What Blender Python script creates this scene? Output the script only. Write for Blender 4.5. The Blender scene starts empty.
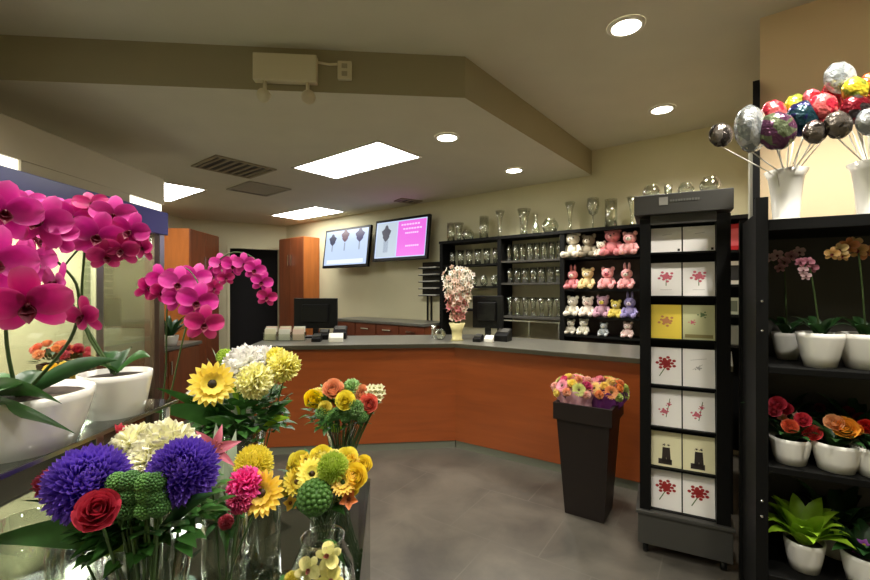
import bpy, math, random
from mathutils import Vector, Matrix
C = bpy.context.scene.collection
PI = math.pi
random.seed(7)
# ------------------------------------------------------------------ camera, world, exposure
F = 430.0; CX, CY = 435.0, 290.0; H = 1.55
cam = bpy.data.cameras.new('camera'); cam.lens = 36 * F / 870; cam.sensor_width = 36; cam.clip_start = 0.02
co = bpy.data.objects.new('camera', cam); C.objects.link(co)
co.location = (0, 0, H); co.rotation_euler = (PI / 2, 0, 0)
bpy.context.scene.camera = co
w = bpy.data.worlds.new('world'); bpy.context.scene.world = w; w.use_nodes = True
w.node_tree.nodes['Background'].inputs[0].default_value = (1, .93, .8, 1)
w.node_tree.nodes['Background'].inputs[1].default_value = 0.25
vs = bpy.context.scene.view_settings
vs.view_transform = 'Standard'; vs.look = 'None'; vs.gamma = 1; vs.exposure = 0.5; vs.use_curve_mapping = False
LOW, HIGH = 2.85, 3.13
bpy.context.scene.cycles.transparent_max_bounces = 48; bpy.context.scene.cycles.diffuse_bounces = 6
TROFFER = 11.0; DOWN_W = 22.0; WARM = (1.0, .95, .85); NEUT = (1.0, .93, .8)

# ------------------------------------------------------------------ helpers
def at(px, py, d): return Vector(((px - CX) / F * d, d, H + (CY - py) / F * d))
def atz(px, py, z):
    d = (H - z) * F / (py - CY); return Vector(((px - CX) / F * d, d, z))
def online(px, o, d):                      # where the sight line of a column meets a plan line
    r = (px - CX) / F; t = (o[0] - r * o[1]) / (r * d[1] - d[0])
    return Vector((o[0] + t * d[0], o[1] + t * d[1], 0))
def lin(c):
    c = c / 255.0
    return c / 12.92 if c <= .04045 else ((c + .055) / 1.055) ** 2.4
def rgb(r, g, b): return (lin(r), lin(g), lin(b), 1)
_mc = {}
def mat(name, col, rough=.6, metal=0, noise=0, scale=8, bump=0, spec=.5, emit=0, coat=0, trans=0, sss=0):
    if name in _mc: return _mc[name]
    m = bpy.data.materials.new(name); m.use_nodes = True; nt = m.node_tree; b = nt.nodes['Principled BSDF']
    c = rgb(*col); b.inputs['Base Color'].default_value = c
    b.inputs['Roughness'].default_value = rough; b.inputs['Metallic'].default_value = metal
    b.inputs['Specular IOR Level'].default_value = spec; b.inputs['Coat Weight'].default_value = coat
    if emit:
        b.inputs['Base Color'].default_value = tuple(x * .05 for x in c[:3]) + (1,); b.inputs['Emission Color'].default_value = c; b.inputs['Emission Strength'].default_value = emit
    if noise or bump:
        tc = nt.nodes.new('ShaderNodeTexCoord'); n = nt.nodes.new('ShaderNodeTexNoise')
        n.inputs['Scale'].default_value = scale; n.inputs['Detail'].default_value = 5
        nt.links.new(tc.outputs['Object'], n.inputs['Vector'])
        if noise:
            r = nt.nodes.new('ShaderNodeValToRGB')
            r.color_ramp.elements[0].position = .3; r.color_ramp.elements[1].position = .7
            r.color_ramp.elements[0].color = tuple(x * (1 - noise) for x in c[:3]) + (1,)
            r.color_ramp.elements[1].color = tuple(min(1, x * (1 + noise)) for x in c[:3]) + (1,)
            nt.links.new(n.outputs['Fac'], r.inputs['Fac']); nt.links.new(r.outputs['Color'], b.inputs['Base Color'])
        if bump:
            bp = nt.nodes.new('ShaderNodeBump'); bp.inputs['Strength'].default_value = bump
            nt.links.new(n.outputs['Fac'], bp.inputs['Height']); nt.links.new(bp.outputs['Normal'], b.inputs['Normal'])
    if trans:
        out = nt.nodes['Material Output']; t = nt.nodes.new('ShaderNodeBsdfTranslucent'); t.inputs[0].default_value = c
        mx = nt.nodes.new('ShaderNodeMixShader'); mx.inputs[0].default_value = trans
        nt.links.new(b.outputs[0], mx.inputs[1]); nt.links.new(t.outputs[0], mx.inputs[2]); nt.links.new(mx.outputs[0], out.inputs[0])
    _mc[name] = m; return m
def glass(name, tint=(235, 240, 235), refl=.16, base=.03):
    if name in _mc: return _mc[name]
    m = bpy.data.materials.new(name); m.use_nodes = True; nt = m.node_tree
    for n in list(nt.nodes): nt.nodes.remove(n)
    out = nt.nodes.new('ShaderNodeOutputMaterial'); tr = nt.nodes.new('ShaderNodeBsdfTransparent'); gl = nt.nodes.new('ShaderNodeBsdfGlossy')
    tr.inputs[0].default_value = rgb(*tint); gl.inputs['Roughness'].default_value = .03
    lw = nt.nodes.new('ShaderNodeLayerWeight'); lw.inputs[0].default_value = .35
    mr = nt.nodes.new('ShaderNodeMapRange'); mr.inputs[3].default_value = base; mr.inputs[4].default_value = refl + .55
    nt.links.new(lw.outputs['Facing'], mr.inputs[0])
    mx = nt.nodes.new('ShaderNodeMixShader'); nt.links.new(mr.outputs[0], mx.inputs[0])
    nt.links.new(tr.outputs[0], mx.inputs[1]); nt.links.new(gl.outputs[0], mx.inputs[2]); nt.links.new(mx.outputs[0], out.inputs[0])
    _mc[name] = m; return m
def woodmat(name, col, var=.28, rough=.35, scl=1.0, grain='Z'):
    if name in _mc: return _mc[name]
    m = bpy.data.materials.new(name); m.use_nodes = True; nt = m.node_tree; b = nt.nodes['Principled BSDF']
    c = rgb(*col); tc = nt.nodes.new('ShaderNodeTexCoord'); mp = nt.nodes.new('ShaderNodeMapping')
    mp.inputs['Scale'].default_value = (9 * scl, 9 * scl, 1.0 * scl) if grain == 'Z' else (1.0 * scl, 1.0 * scl, 9 * scl)
    n = nt.nodes.new('ShaderNodeTexNoise'); n.inputs['Scale'].default_value = 2.2; n.inputs['Detail'].default_value = 7; n.inputs['Distortion'].default_value = .6
    r = nt.nodes.new('ShaderNodeValToRGB'); r.color_ramp.elements[0].position = .3; r.color_ramp.elements[1].position = .72
    r.color_ramp.elements[0].color = tuple(x * (1 - var) for x in c[:3]) + (1,); r.color_ramp.elements[1].color = tuple(x * (1 + var) for x in c[:3]) + (1,)
    nt.links.new(tc.outputs['Object'], mp.inputs[0]); nt.links.new(mp.outputs[0], n.inputs['Vector'])
    nt.links.new(n.outputs['Fac'], r.inputs['Fac']); nt.links.new(r.outputs['Color'], b.inputs['Base Color'])
    b.inputs['Roughness'].default_value = rough; _mc[name] = m; return m

class MB:
    def __init__(s): s.v = []; s.f = []; s.mi = []; s.cur = 0; s.rim = {}
    def add(s, vs, fs):
        o = len(s.v); s.v += [Vector(x) for x in vs]; s.f += [tuple(i + o for i in f) for f in fs]; s.mi += [s.cur] * len(fs); return s
    def box(s, x0, x1, y0, y1, z0, z1, M=None):
        vs = [Vector((x, y, z)) for x in (x0, x1) for y in (y0, y1) for z in (z0, z1)]
        if M is not None: vs = [M @ p for p in vs]
        return s.add(vs, [(0, 1, 3, 2), (4, 6, 7, 5), (0, 4, 5, 1), (2, 3, 7, 6), (0, 2, 6, 4), (1, 5, 7, 3)])
    def prism(s, poly, z0, z1):
        n = len(poly); vs = [Vector((p[0], p[1], z0)) for p in poly] + [Vector((p[0], p[1], z1)) for p in poly]
        a = sum(poly[i][0] * poly[(i + 1) % n][1] - poly[(i + 1) % n][0] * poly[i][1] for i in range(n))
        fs = [tuple(range(n))[::-1], tuple(range(n, 2 * n))] + [(i, (i + 1) % n, n + (i + 1) % n, n + i) for i in range(n)]
        if a < 0: fs = [f[::-1] for f in fs]
        return s.add(vs, fs)
    def lathe(s, prof, n=24, c=(0, 0, 0), cap=True, sq=1.0):
        vs = []; c = Vector(c)
        for r, z in prof:
            for k in range(n):
                a = 2 * PI * k / n; vs.append(c + Vector((r * math.cos(a), r * math.sin(a) * sq, z)))
        fs = [(i * n + k, i * n + (k + 1) % n, (i + 1) * n + (k + 1) % n, (i + 1) * n + k) for i in range(len(prof) - 1) for k in range(n)]
        if cap: fs += [tuple(range(n))[::-1], tuple((len(prof) - 1) * n + k for k in range(n))]
        return s.add(vs, fs)
    def tube(s, pts, r, n=8, r2=None):
        pts = [Vector(p) for p in pts]; m = len(pts); vs = []; up = Vector((.13, .31, .94)).normalized()
        for i, p in enumerate(pts):
            t = (pts[min(i + 1, m - 1)] - pts[max(i - 1, 0)]).normalized()
            a = t.cross(up)
            if a.length < .05: a = t.cross(Vector((1, 0, 0)))
            a.normalize(); b = t.cross(a); rr = r if r2 is None else r + (r2 - r) * i / (m - 1)
            for k in range(n): q = 2 * PI * k / n; vs.append(p + a * rr * math.cos(q) + b * rr * math.sin(q))
        fs = [(i * n + k, i * n + (k + 1) % n, (i + 1) * n + (k + 1) % n, (i + 1) * n + k) for i in range(m - 1) for k in range(n)]
        fs += [tuple(range(n))[::-1], tuple((m - 1) * n + k for k in range(n))]
        return s.add(vs, fs)
    def ball(s, c, r, n=14, sc=(1, 1, 1), M=None, lump=0):
        c = Vector(c); vs = []; m = max(4, n // 2 + 1)
        for i in range(m + 1):
            th = PI * i / m
            for k in range(n):
                a = 2 * PI * k / n; l = 1 + (random.uniform(-lump, lump) if lump else 0)
                p = Vector((math.sin(th) * math.cos(a) * sc[0], math.sin(th) * math.sin(a) * sc[1], math.cos(th) * sc[2])) * r * l
                if M is not None: p = M @ p
                vs.append(c + p)
        fs = [(i * n + k, (i + 1) * n + k, (i + 1) * n + (k + 1) % n, i * n + (k + 1) % n) for i in range(m) for k in range(n)]
        return s.add(vs, fs)
    def petal(s, M, L, W, curl=.2, cup=.15, shape=.8, point=0, nu=6, nv=4, wave=0, rnd=False):
        vs = []; ph = random.uniform(0, 6)
        for i in range(nu + 1):
            u = i / nu; wd = math.sin(PI * min(1, .06 + .94 * u) ** shape) if u < 1 else 0.0
            if rnd: wd = math.sqrt(max(0, 1 - (2 * u - 1) ** 2)) ** .85
            wd = max(wd, .18 if i == 0 else 0) * (1 - point * u)
            for j in range(nv + 1):
                v = 2 * j / nv - 1
                vs.append(M @ Vector((W / 2 * wd * v, L * u, curl * L * u * u + cup * W * v * v * wd + wave * L * math.sin(v * 7 + ph) * u)))
        k = nv + 1; o = len(s.v)
        for i in range(nu + 1):
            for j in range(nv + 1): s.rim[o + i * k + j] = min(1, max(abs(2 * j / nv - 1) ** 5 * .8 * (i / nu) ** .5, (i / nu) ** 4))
        return s.add(vs, [(i * k + j, i * k + j + 1, (i + 1) * k + j + 1, (i + 1) * k + j) for i in range(nu) for j in range(nv)])
    def ribbon(s, pts, W, keel=.15, shape=.7, side=None, nv=4):           # a leaf along a path
        pts = [Vector(p) for p in pts]; m = len(pts); vs = []
        for i, p in enumerate(pts):
            u = i / (m - 1); t = (pts[min(i + 1, m - 1)] - pts[max(i - 1, 0)]).normalized()
            sd = side.normalized() if side is not None else t.cross(Vector((0, 0, 1)))
            if sd.length < .05: sd = Vector((1, 0, 0))
            sd.normalize(); nn = sd.cross(t).normalized(); wd = max(math.sin(PI * (.08 + .92 * u) ** shape), .02)
            for j in range(nv + 1):
                v = 2 * j / nv - 1; vs.append(p + sd * W / 2 * wd * v + nn * keel * W * v * v * wd)
        k = nv + 1
        return s.add(vs, [(i * k + j, i * k + j + 1, (i + 1) * k + j + 1, (i + 1) * k + j) for i in range(m - 1) for j in range(nv)])
    def data(s, name, mats, smooth=True, off=Vector()):
        me = bpy.data.meshes.new(name); me.from_pydata([p - off for p in s.v], [], s.f)
        if not isinstance(mats, (list, tuple)): mats = [mats]
        for m in mats: me.materials.append(m)
        if s.rim:
            at_ = me.attributes.new('petal_edge', 'FLOAT', 'POINT'); at_.data.foreach_set('value', [s.rim.get(i, 0.0) for i in range(len(s.v))])
        me.polygons.foreach_set('material_index', s.mi)
        me.polygons.foreach_set('use_smooth', [smooth] * len(s.f)); me.update(); return me
    def build(s, name, mats, parent=None, smooth=False, bevel=0, loc=None, cls=None):
        off = Vector()
        if parent is not None:
            q = parent
            while q is not None: off += q.location; q = q.parent
        elif loc is not None: off = Vector(loc)
        o = bpy.data.objects.new(name, s.data(name, mats, smooth, off)); C.objects.link(o)
        if parent is not None: o.parent = parent
        elif loc is not None: o.location = loc
        if smooth == 'auto': pass
        if bevel:
            b = o.modifiers.new('bevel', 'BEVEL'); b.width = bevel; b.segments = 2; b.limit_method = 'ANGLE'
        return o
def tag(o, label, cat, group=None, kind=None):
    o['label'] = label; o['category'] = cat
    if group: o['group'] = group
    if kind: o['kind'] = kind
    return o
def empty(name, loc, label, cat, group=None, rz=0):
    o = bpy.data.objects.new(name, None); C.objects.link(o); o.location = loc; o.rotation_euler = (0, 0, rz); o.empty_display_size = .05
    return tag(o, label, cat, group)
def struct(o): o['kind'] = 'structure'; return o
def copy_tree(o, parent=None):
    c = o.copy(); C.objects.link(c); c.parent = parent
    for ch in list(o.children): copy_tree(ch, c)
    return c
def frame(p, n, up=Vector((0, 0, 1)), spin=0):         # z axis of the frame = n
    n = Vector(n).normalized(); x = up.cross(n)
    if x.length < .05: x = Vector((1, 0, 0))
    x.normalize(); y = n.cross(x)
    M = Matrix((x, y, n)).transposed().to_4x4(); M.translation = Vector(p)
    return M @ Matrix.Rotation(spin, 4, 'Z')
def plan(o, ux):                                        # plan frame: local x along ux, local y to its left
    ux = Vector((ux[0], ux[1], 0)).normalized(); uy = Vector((-ux.y, ux.x, 0))
    M = Matrix((ux, uy, Vector((0, 0, 1)))).transposed().to_4x4(); M.translation = Vector((o[0], o[1], 0)); return M

# plan directions of the shop
A = Vector((-.780, .625, 0)); B = Vector((.625, .780, 0))
W0 = Vector((1.67, 4.96, 0))                 # a point on the wall with the screens
DS = Vector((.889, -.458, 0)); DN = Vector((.458, .889, 0))

# ------------------------------------------------------------------ materials
m_wall = mat('cream_wall_paint', (208, 202, 168), .85, noise=.03, scale=2)
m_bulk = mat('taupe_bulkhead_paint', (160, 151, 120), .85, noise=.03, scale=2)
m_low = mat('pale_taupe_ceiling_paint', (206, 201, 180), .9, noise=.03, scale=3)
m_high = mat('grey_taupe_ceiling_paint', (206, 202, 182), .9, noise=.03, scale=3)
m_tan = mat('tan_wall_paint', (226, 202, 164), .85, noise=.03, scale=2)
m_wood = woodmat('orange_cherry_veneer', (146, 72, 30), .13, .32, .8, 'X')
m_woodv = woodmat('orange_maple_veneer', (182, 104, 44), .12, .35, .8)
m_wooddk = woodmat('dark_cherry_veneer', (120, 62, 32), .2, .4, .8)
m_top = mat('grey_speckled_laminate', (98, 96, 88), .3, noise=.18, scale=60)
m_blk = mat('satin_black_laminate', (8, 8, 7), .62, spec=.18)
m_blk2 = mat('black_plastic', (8, 8, 9), .4, spec=.3)
m_dgrey = mat('charcoal_panel', (62, 60, 54), .6)
m_metal = mat('brushed_steel', (190, 190, 186), .28, 1)
m_chrome = mat('chrome', (220, 220, 220), .12, 1)
m_white = mat('glazed_white_ceramic', (232, 230, 222), .2, coat=.4, noise=.02, scale=12)
m_matte = mat('matte_white_card', (225, 222, 212), .6)
m_cream = mat('cream_painted_metal', (214, 204, 172), .5)
m_glass = glass('clear_glass', (246, 248, 244)); m_pane = glass('cooler_door_glass', (240, 244, 238), -.15, .02)
m_shelfglass = glass('glass_shelf', (205, 215, 208), .2, .06)
m_shopglass = glass('thin_shop_glassware', (250, 252, 246), .3, .2)
m_leaf = mat('green_leaf', (58, 104, 44), .38, noise=.3, scale=14, trans=.15)
m_leafd = mat('dark_green_leaf', (38, 74, 34), .4, noise=.35, scale=16, trans=.12)
m_leafl = mat('lime_leaf', (150, 190, 50), .4, noise=.25, scale=14, trans=.2)
m_leafs = mat('silver_green_leaf', (150, 165, 140), .6, noise=.15, scale=10)
m_stem = mat('flower_stem', (70, 98, 48), .5, noise=.2)
m_water = glass('vase_water', (205, 215, 195), .12, .05)
m_soil = mat('bark_soil', (50, 36, 24), .9, noise=.4, scale=40, bump=.5)
m_blue = mat('indigo_cooler_band', (70, 72, 142), .3, noise=.06, scale=2)
m_base = mat('grey_green_baseboard', (112, 114, 100), .5)

# floor tile
def floormat():
    m = bpy.data.materials.new('slate_floor_tile'); m.use_nodes = True; nt = m.node_tree; b = nt.nodes['Principled BSDF']
    tc = nt.nodes.new('ShaderNodeTexCoord'); mp = nt.nodes.new('ShaderNodeMapping'); mp.inputs['Rotation'].default_value = (0, 0, math.radians(34))
    br = nt.nodes.new('ShaderNodeTexBrick'); br.inputs['Scale'].default_value = 1.0; br.inputs['Brick Width'].default_value = .6
    br.inputs['Row Height'].default_value = .6; br.inputs['Mortar Size'].default_value = .004; br.offset = .5
    n = nt.nodes.new('ShaderNodeTexNoise'); n.inputs['Scale'].default_value = 2.3; n.inputs['Detail'].default_value = 9; n.inputs['Roughness'].default_value = .62; n.inputs['Distortion'].default_value = .5
    r = nt.nodes.new('ShaderNodeValToRGB'); e = r.color_ramp.elements
    e[0].position = .32; e[0].color = rgb(66, 63, 57); e[1].position = .75; e[1].color = rgb(98, 92, 82)
    mx = nt.nodes.new('ShaderNodeMixRGB'); mx.inputs[2].default_value = rgb(88, 84, 76)
    L = nt.links.new
    L(tc.outputs['Object'], mp.inputs[0]); L(mp.outputs[0], br.inputs['Vector']); L(tc.outputs['Object'], n.inputs['Vector'])
    L(n.outputs['Fac'], r.inputs['Fac']); L(r.outputs['Color'], mx.inputs[1]); L(br.outputs['Fac'], mx.inputs[0]); L(mx.outputs[0], b.inputs['Base Color'])
    b.inputs['Roughness'].default_value = .34
    bp = nt.nodes.new('ShaderNodeBump'); bp.inputs['Strength'].default_value = .08; L(n.outputs['Fac'], bp.inputs['Height']); L(bp.outputs['Normal'], b.inputs['Normal'])
    return m

# ------------------------------------------------------------------ the room
K0 = W0 + 6.0 * A                              # far corner behind the cabinets
DW = (Vector((-4.02, 8.15, 0)) - K0).normalized()
K1 = K0 + DW * ((-4.6 - K0.x) / DW.x)
TE = Vector((1.89, 2.5, 0)); TD = Vector((.780, -.625, 0)); TS = Vector((3.0, 3.89, 0))
T2 = TE + TD * 2.6
BACK = -2.2
room = [(-4.6, BACK - .1), (T2.x, BACK - .1), (T2.x + .0, T2.y), (4.3, 3.1), (K0.x + .3, K0.y + .3), (-4.6, 9.0)]
fl = MB().prism([(-4.8, BACK - .2), (4.4, BACK - .2), (4.4, 4.2), (-2.6, 9.6), (-4.8, 9.6)], -.1, 0)
struct(fl.build('floor', floormat()))
def wallseg(name, p, q, z0, z1, m, th=.12, inward=None):
    d = (q - p).normalized(); n = Vector((d.y, -d.x, 0))   # right-hand side of p->q is outside
    b = MB().prism([p, q, q + n * th, p + n * th], z0, z1); return struct(b.build(name, m))
WR = W0 - A * 1.72
wallseg('wall_back', K0, WR, 0, HIGH, m_wall, th=-.12)
# far wall with its dark doorway
dA = online(281, K0, DW); dB = online(227, K0, DW); ZD = 2.35
b = MB()
n = Vector((-DW.y, DW.x, 0)); n = n if n.y > 0 else -n
for p, q, z0, z1 in ((K0, dA, 0, HIGH), (dA, dB, ZD, HIGH), (dB, K1, 0, HIGH)):
    b.prism([p, q, q + n * .12, p + n * .12], z0, z1)
struct(b.build('wall_far', m_wall))
b = MB(); e = (dB - dA).normalized()
b.prism([dA - n * .02, dA + e * .05 - n * .02, dA + e * .05 + n * .1, dA + n * .1], 0, ZD)
b.prism([dB - n * .02, dB - e * .05 - n * .02, dB - e * .05 + n * .1, dB + n * .1], 0, ZD)
b.prism([dA - n * .02, dB - n * .02, dB + n * .1, dA + n * .1], ZD, ZD + .05)
struct(b.build('trim_1', m_wall))
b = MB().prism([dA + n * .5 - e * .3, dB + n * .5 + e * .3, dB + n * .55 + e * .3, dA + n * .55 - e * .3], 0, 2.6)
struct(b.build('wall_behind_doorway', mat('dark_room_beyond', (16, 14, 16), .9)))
wallseg('wall_left', Vector((-4.6, BACK, 0)), K1, 0, HIGH, m_wall, th=-.12)
wallseg('wall_front', Vector((-4.7, BACK, 0)), Vector((T2.x + .1, BACK, 0)), 0, HIGH, m_wall, th=.12)
wallseg('wall_side', Vector((T2.x, BACK, 0)), T2, 0, HIGH, m_wall, th=.12)
b = MB().prism([TE, T2, T2 + B * .1, TE + TD * .1 + B * .1, TS + TD * .1, TS], 0, HIGH)
struct(b.build('wall_right', m_tan))
# ceilings
F1 = Vector((.203, 2.91, 0)); F0 = Vector((-2.69, 2.66, 0)); F0 = F0 + (F0 - F1).normalized() * 2.0
F2 = F1 + B * 2.6
outer = [(-4.8, BACK - .2), (4.4, BACK - .2), (4.4, 4.2), (-2.6, 9.6), (-4.8, 9.6)]
struct(MB().prism(outer, HIGH, HIGH + .1).build('ceiling', m_high))
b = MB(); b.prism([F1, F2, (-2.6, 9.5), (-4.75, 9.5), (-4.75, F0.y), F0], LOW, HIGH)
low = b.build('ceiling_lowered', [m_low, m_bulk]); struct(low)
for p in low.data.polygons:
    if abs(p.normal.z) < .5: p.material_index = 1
# baseboards
b = MB(); b.prism([TE - B * .012, T2 - B * .012, T2 - B * .001, TE - B * .001], 0, .1)
struct(b.build('baseboard_right', m_base))

# ------------------------------------------------------------------ ceiling fixtures
m_diff = mat('lit_diffuser', (255, 253, 246), .5, emit=TROFFER)
m_lens = mat('lit_downlight_lens', (255, 248, 230), .5, emit=14)
m_trimw = mat('white_fixture_trim', (225, 222, 208), .5)
def troffer(o, L, Wd, lab):
    M = plan(o, A)
    t = empty('ceiling_light', (o.x, o.y, LOW), lab, 'ceiling light', 'recessed fluorescent panels')
    b = MB()
    for x0, x1, y0, y1 in ((0, L, 0, .025), (0, L, -Wd, -Wd + .025), (0, .025, -Wd + .025, 0), (L - .025, L, -Wd + .025, 0)):
        y0, y1 = sorted((y0, y1))
        if y1 > 0: y0, y1 = -.025, 0
        b.box(x0, x1, y0, y1, LOW - .008, LOW - .0005, M)
    b.build('frame', m_trimw, t)
    MB().box(.025, L - .025, -Wd + .025, -.025, LOW - .006, LOW - .0008, M).build('diffuser', m_diff, t)
# local y of plan(A) points to -B, so start from the near edge is y<0 -> far side is +B ; use mirrored offset
def tro(near_right, L, Wd, lab): troffer(near_right - plan((0, 0), A).to_3x3() @ Vector((0, -Wd, 0)) * 0 + B * 0, L, Wd, lab)
tro(atz(378, 140, LOW), 1.32, .6, 'large bright ceiling panel nearest the middle of the lowered ceiling')
tro(atz(315, 206, LOW), 1.3, .6, 'far bright ceiling panel in front of the wall screens and doorway')
tro(Vector((-3.33, 5.08, 0)), 1.2, .62, 'bright ceiling panel half hidden beyond the end of the flower cooler')
def downlight(p, z, lab, energy=DOWN_W, r=.098, ang=125):
    t = empty('downlight', (p.x, p.y, z), lab, 'ceiling light', 'round recessed downlights')
    b = MB().lathe([(r * .82, z - .0006), (r * .84, z - .012), (r, z - .012), (r * 1.08, z - .004), (r * 1.1, z - .0006)], 28, (p.x, p.y, 0), cap=False)
    b.build('trim_ring', m_trimw, t, True)
    MB().lathe([(.001, z - .009), (r * .84, z - .009), (r * .84, z - .003), (.001, z - .003)], 28, (p.x, p.y, 0)).build('lens', m_lens, t)
    l = bpy.data.lights.new('downlight_lamp', 'SPOT'); l.energy = energy * 4; l.color = WARM; l.spot_size = math.radians(ang); l.spot_blend = .6; l.shadow_soft_size = .07
    o = bpy.data.objects.new('lamp', l); C.objects.link(o); o.parent = t; o.location = (0, 0, -.03)
downlight(atz(447, 137, LOW), LOW, 'round downlight in the lowered ceiling by the bright panel')
downlight(atz(514, 170, LOW), LOW, 'round downlight in the lowered ceiling, nearest the back shelves')
downlight(atz(626, 26, HIGH), HIGH, 'large round downlight in the higher ceiling, nearest the viewer')
downlight(atz(662, 109, HIGH), HIGH, 'round downlight in the higher ceiling above the card rack', 14)
ADDED_DOWN = [(-1.3, .35, 30, 'added unseen round downlight above the magenta orchids'), (-.2, .9, 22, 'added unseen round downlight above the round bouquets on the glass table'), (1.2, .6, 22, 'added unseen round downlight above the open floor before the plant stand'), (1.75, 1.5, 34, 'added unseen round downlight over the stick balloons and tan wall'), (-2.0, 1.6, 16, 'added unseen round downlight above the glass front of the cooler'), (0, -1.2, 16, 'added unseen round downlight behind the viewer')]  # unseen downlights, added to light the foreground and the tan wall
for x, y, e_, lb_ in ADDED_DOWN: downlight(Vector((x, y, 0)), HIGH, lb_, e_)
# vents
def vent(cs, lab, slats, col):
    p = [atz(x, y, LOW) for x, y in cs]; c = sum(p, Vector()) / 4
    t = empty('ceiling_vent', (c.x, c.y, LOW), lab, 'vent', 'ceiling vents')
    L = (p[1] - p[0]).length; Wd = (p[2] - p[1]).length; M = plan(c, p[1] - p[0])
    b = MB(); f = .03
    for q in ((-L / 2, L / 2, -Wd / 2, -Wd / 2 + f), (-L / 2, L / 2, Wd / 2 - f, Wd / 2), (-L / 2, -L / 2 + f, -Wd / 2 + f, Wd / 2 - f), (L / 2 - f, L / 2, -Wd / 2 + f, Wd / 2 - f)):
        b.box(*q, LOW - .016, LOW - .001, M)
    b.build('frame', col, t)
    MB().box(-L / 2 + f, L / 2 - f, -Wd / 2 + f, Wd / 2 - f, LOW - .003, LOW - .001, M).build('backing', m_dgrey if slats else col, t)
    for k in range(slats):
        y = -Wd / 2 + f + (Wd - 2 * f) * (k + .5) / slats
        MB().box(-L / 2 + f, L / 2 - f, y - .012, y + .012, LOW - .014, LOW - .004, M).build('slat', col, t)
m_vent = mat('dusty_taupe_metal', (150, 140, 114), .6)
vent([(190, 165), (215, 154), (278, 168), (250, 179)], 'square louvred air vent in the lowered ceiling', 7, m_vent)
vent([(224, 190), (247, 182), (294, 187), (270, 195)], 'flat plain access panel in the ceiling beyond the louvred vent', 0, mat('dull_grey_panel', (160, 154, 136), .7))
vent([(396, 200), (404, 197), (420, 201), (412, 204)], 'small far vent in the ceiling above the pink screen', 3, m_vent)
# emergency light on the bulkhead face
FD = (F1 - F0).normalized(); FN = Vector((FD.y, -FD.x, 0)); FN = FN if FN.y < 0 else -FN
def face(px): return online(px, F0, FD)
c = face(287); t = empty('emergency_light', (c.x, c.y, 2.96), 'cream emergency light box with two lamp heads on the ceiling bulkhead', 'emergency light')
M = plan(c, FD)
MB().box(-.2, .2, -.06, -.001, 2.89, 3.065, M).build('housing', m_cream, t, bevel=.006)
for sx, tilt in ((-.13, -.2), (.14, .5)):
    q = M @ Vector((sx, -.035, 0)); lm = MB(); lm.tube([q + Vector((0, 0, 2.889)), q + Vector((0, 0, 2.82))], .012)
    lm.cur = 0
    ax = Vector((tilt, -.8, -.35)).normalized(); s0 = q + Vector((0, 0, 2.80))
    lm.tube([s0 - ax * .04, s0 + ax * .01], .022, 14, .042); lm.tube([s0 + ax * .0101, s0 + ax * .022], .045, 14)
    lm.build('lamp_head', m_cream, t, True)
c = face(345); t = empty('wall_outlet', (c.x, c.y, 2.99), 'small cream outlet box beside the emergency light', 'outlet'); M = plan(c, FD)
MB().box(-.045, .045, -.03, -.001, 2.93, 3.05, M).build('plate', m_cream, t, bevel=.004)
for z in (2.965, 3.015): MB().box(-.018, .018, -.034, -.0301, z - .015, z + .015, M).build('socket', mat('beige_socket', (170, 160, 132), .5), t)
MB().tube([face(319) + FN * .03 + Vector((0, 0, 3.03)), face(330) + FN * .03 + Vector((0, 0, 3.02)), face(338) + FN * .028 + Vector((0, 0, 3.025))], .008).build('conduit', m_cream, t)

# ------------------------------------------------------------------ service counter
c0 = Vector((.2, 4.22, 0)); cR = Vector((.859, -.58, 0)).normalized(); cL = Vector((-1.2, -.13, 0)).normalized()
pl = online(252, c0, cL); pr = c0 + cR * 2.24
nR = Vector((-cR.y, cR.x, 0)); nR = nR if nR.y > 0 else -nR
nL = Vector((-cL.y, cL.x, 0)); nL = nL if nL.y > 0 else -nL
ZT = 1.03
def offs(k0, kL, kR):           # polygon strip offset behind the front line
    def corner(k):               # intersection of the two offset lines
        a = c0 + nL * k; b2 = c0 + nR * k; det = cL.x * (-cR.y) + cR.x * cL.y
        r = b2 - a; s = (r.x * (-cR.y) + cR.x * r.y) / det; return a + cL * s
    return corner
cor = offs(0, 0, 0)
t = empty('service_counter', c0, 'long angled service counter with orange cherry wood front and grey top', 'counter')
def panelseg(b, p, q, n_, k0, k1, z0, z1): b.prism([p + n_ * k0, q + n_ * k0, q + n_ * k1, p + n_ * k1], z0, z1)
b = MB(); panelseg(b, c0, pl, nL, .0, .03, .075, ZT - .04); b.build('front_panel', m_wood, t)
pm_ = online(722, c0, cR)
b = MB(); panelseg(b, c0, pm_, nR, .0, .03, .075, ZT - .04); b.build('front_panel', m_wood, t)
b = MB(); panelseg(b, pm_ + cR * .001, pr, nR, .0, .03, .0, ZT - .04); b.build('black_front_panel', m_blk, t)
b = MB(); panelseg(b, c0, pl, nL, .012, .02, 0, .075); panelseg(b, c0, pr, nR, .012, .02, 0, .075); b.build('kick_board', m_base, t)
b = MB(); b.prism([pl, cor(0), cor(.95), pl + nL * .95], .08, ZT - .04); b.prism([pl + nL * .031 + cL * 0, pl + nL * .94, pl + nL * .94 - cL * .02, pl + nL * .031 - cL * .02], .08, ZT - .04)
b = MB(); b.prism([pl + nL * .03, pl + nL * .75, pl + nL * .75 - cL * .03, pl + nL * .03 - cL * .03], 0, ZT - .04)
b.build('end_panel', m_wood, t)
b = MB(); b.prism([pl + nL * .72, cor(.72), pr + nR * .72, pr + nR * .75, cor(.75), pl + nL * .75], 0, ZT - .04); b.build('back_panel', m_wooddk, t)
b = MB(); g = .03
b.prism([pl - nL * g + cL * g, cor(-g), pr - nR * g, pr + nR * .8, cor(.8), pl + nL * .8 + cL * g], ZT - .04, ZT)
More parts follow.
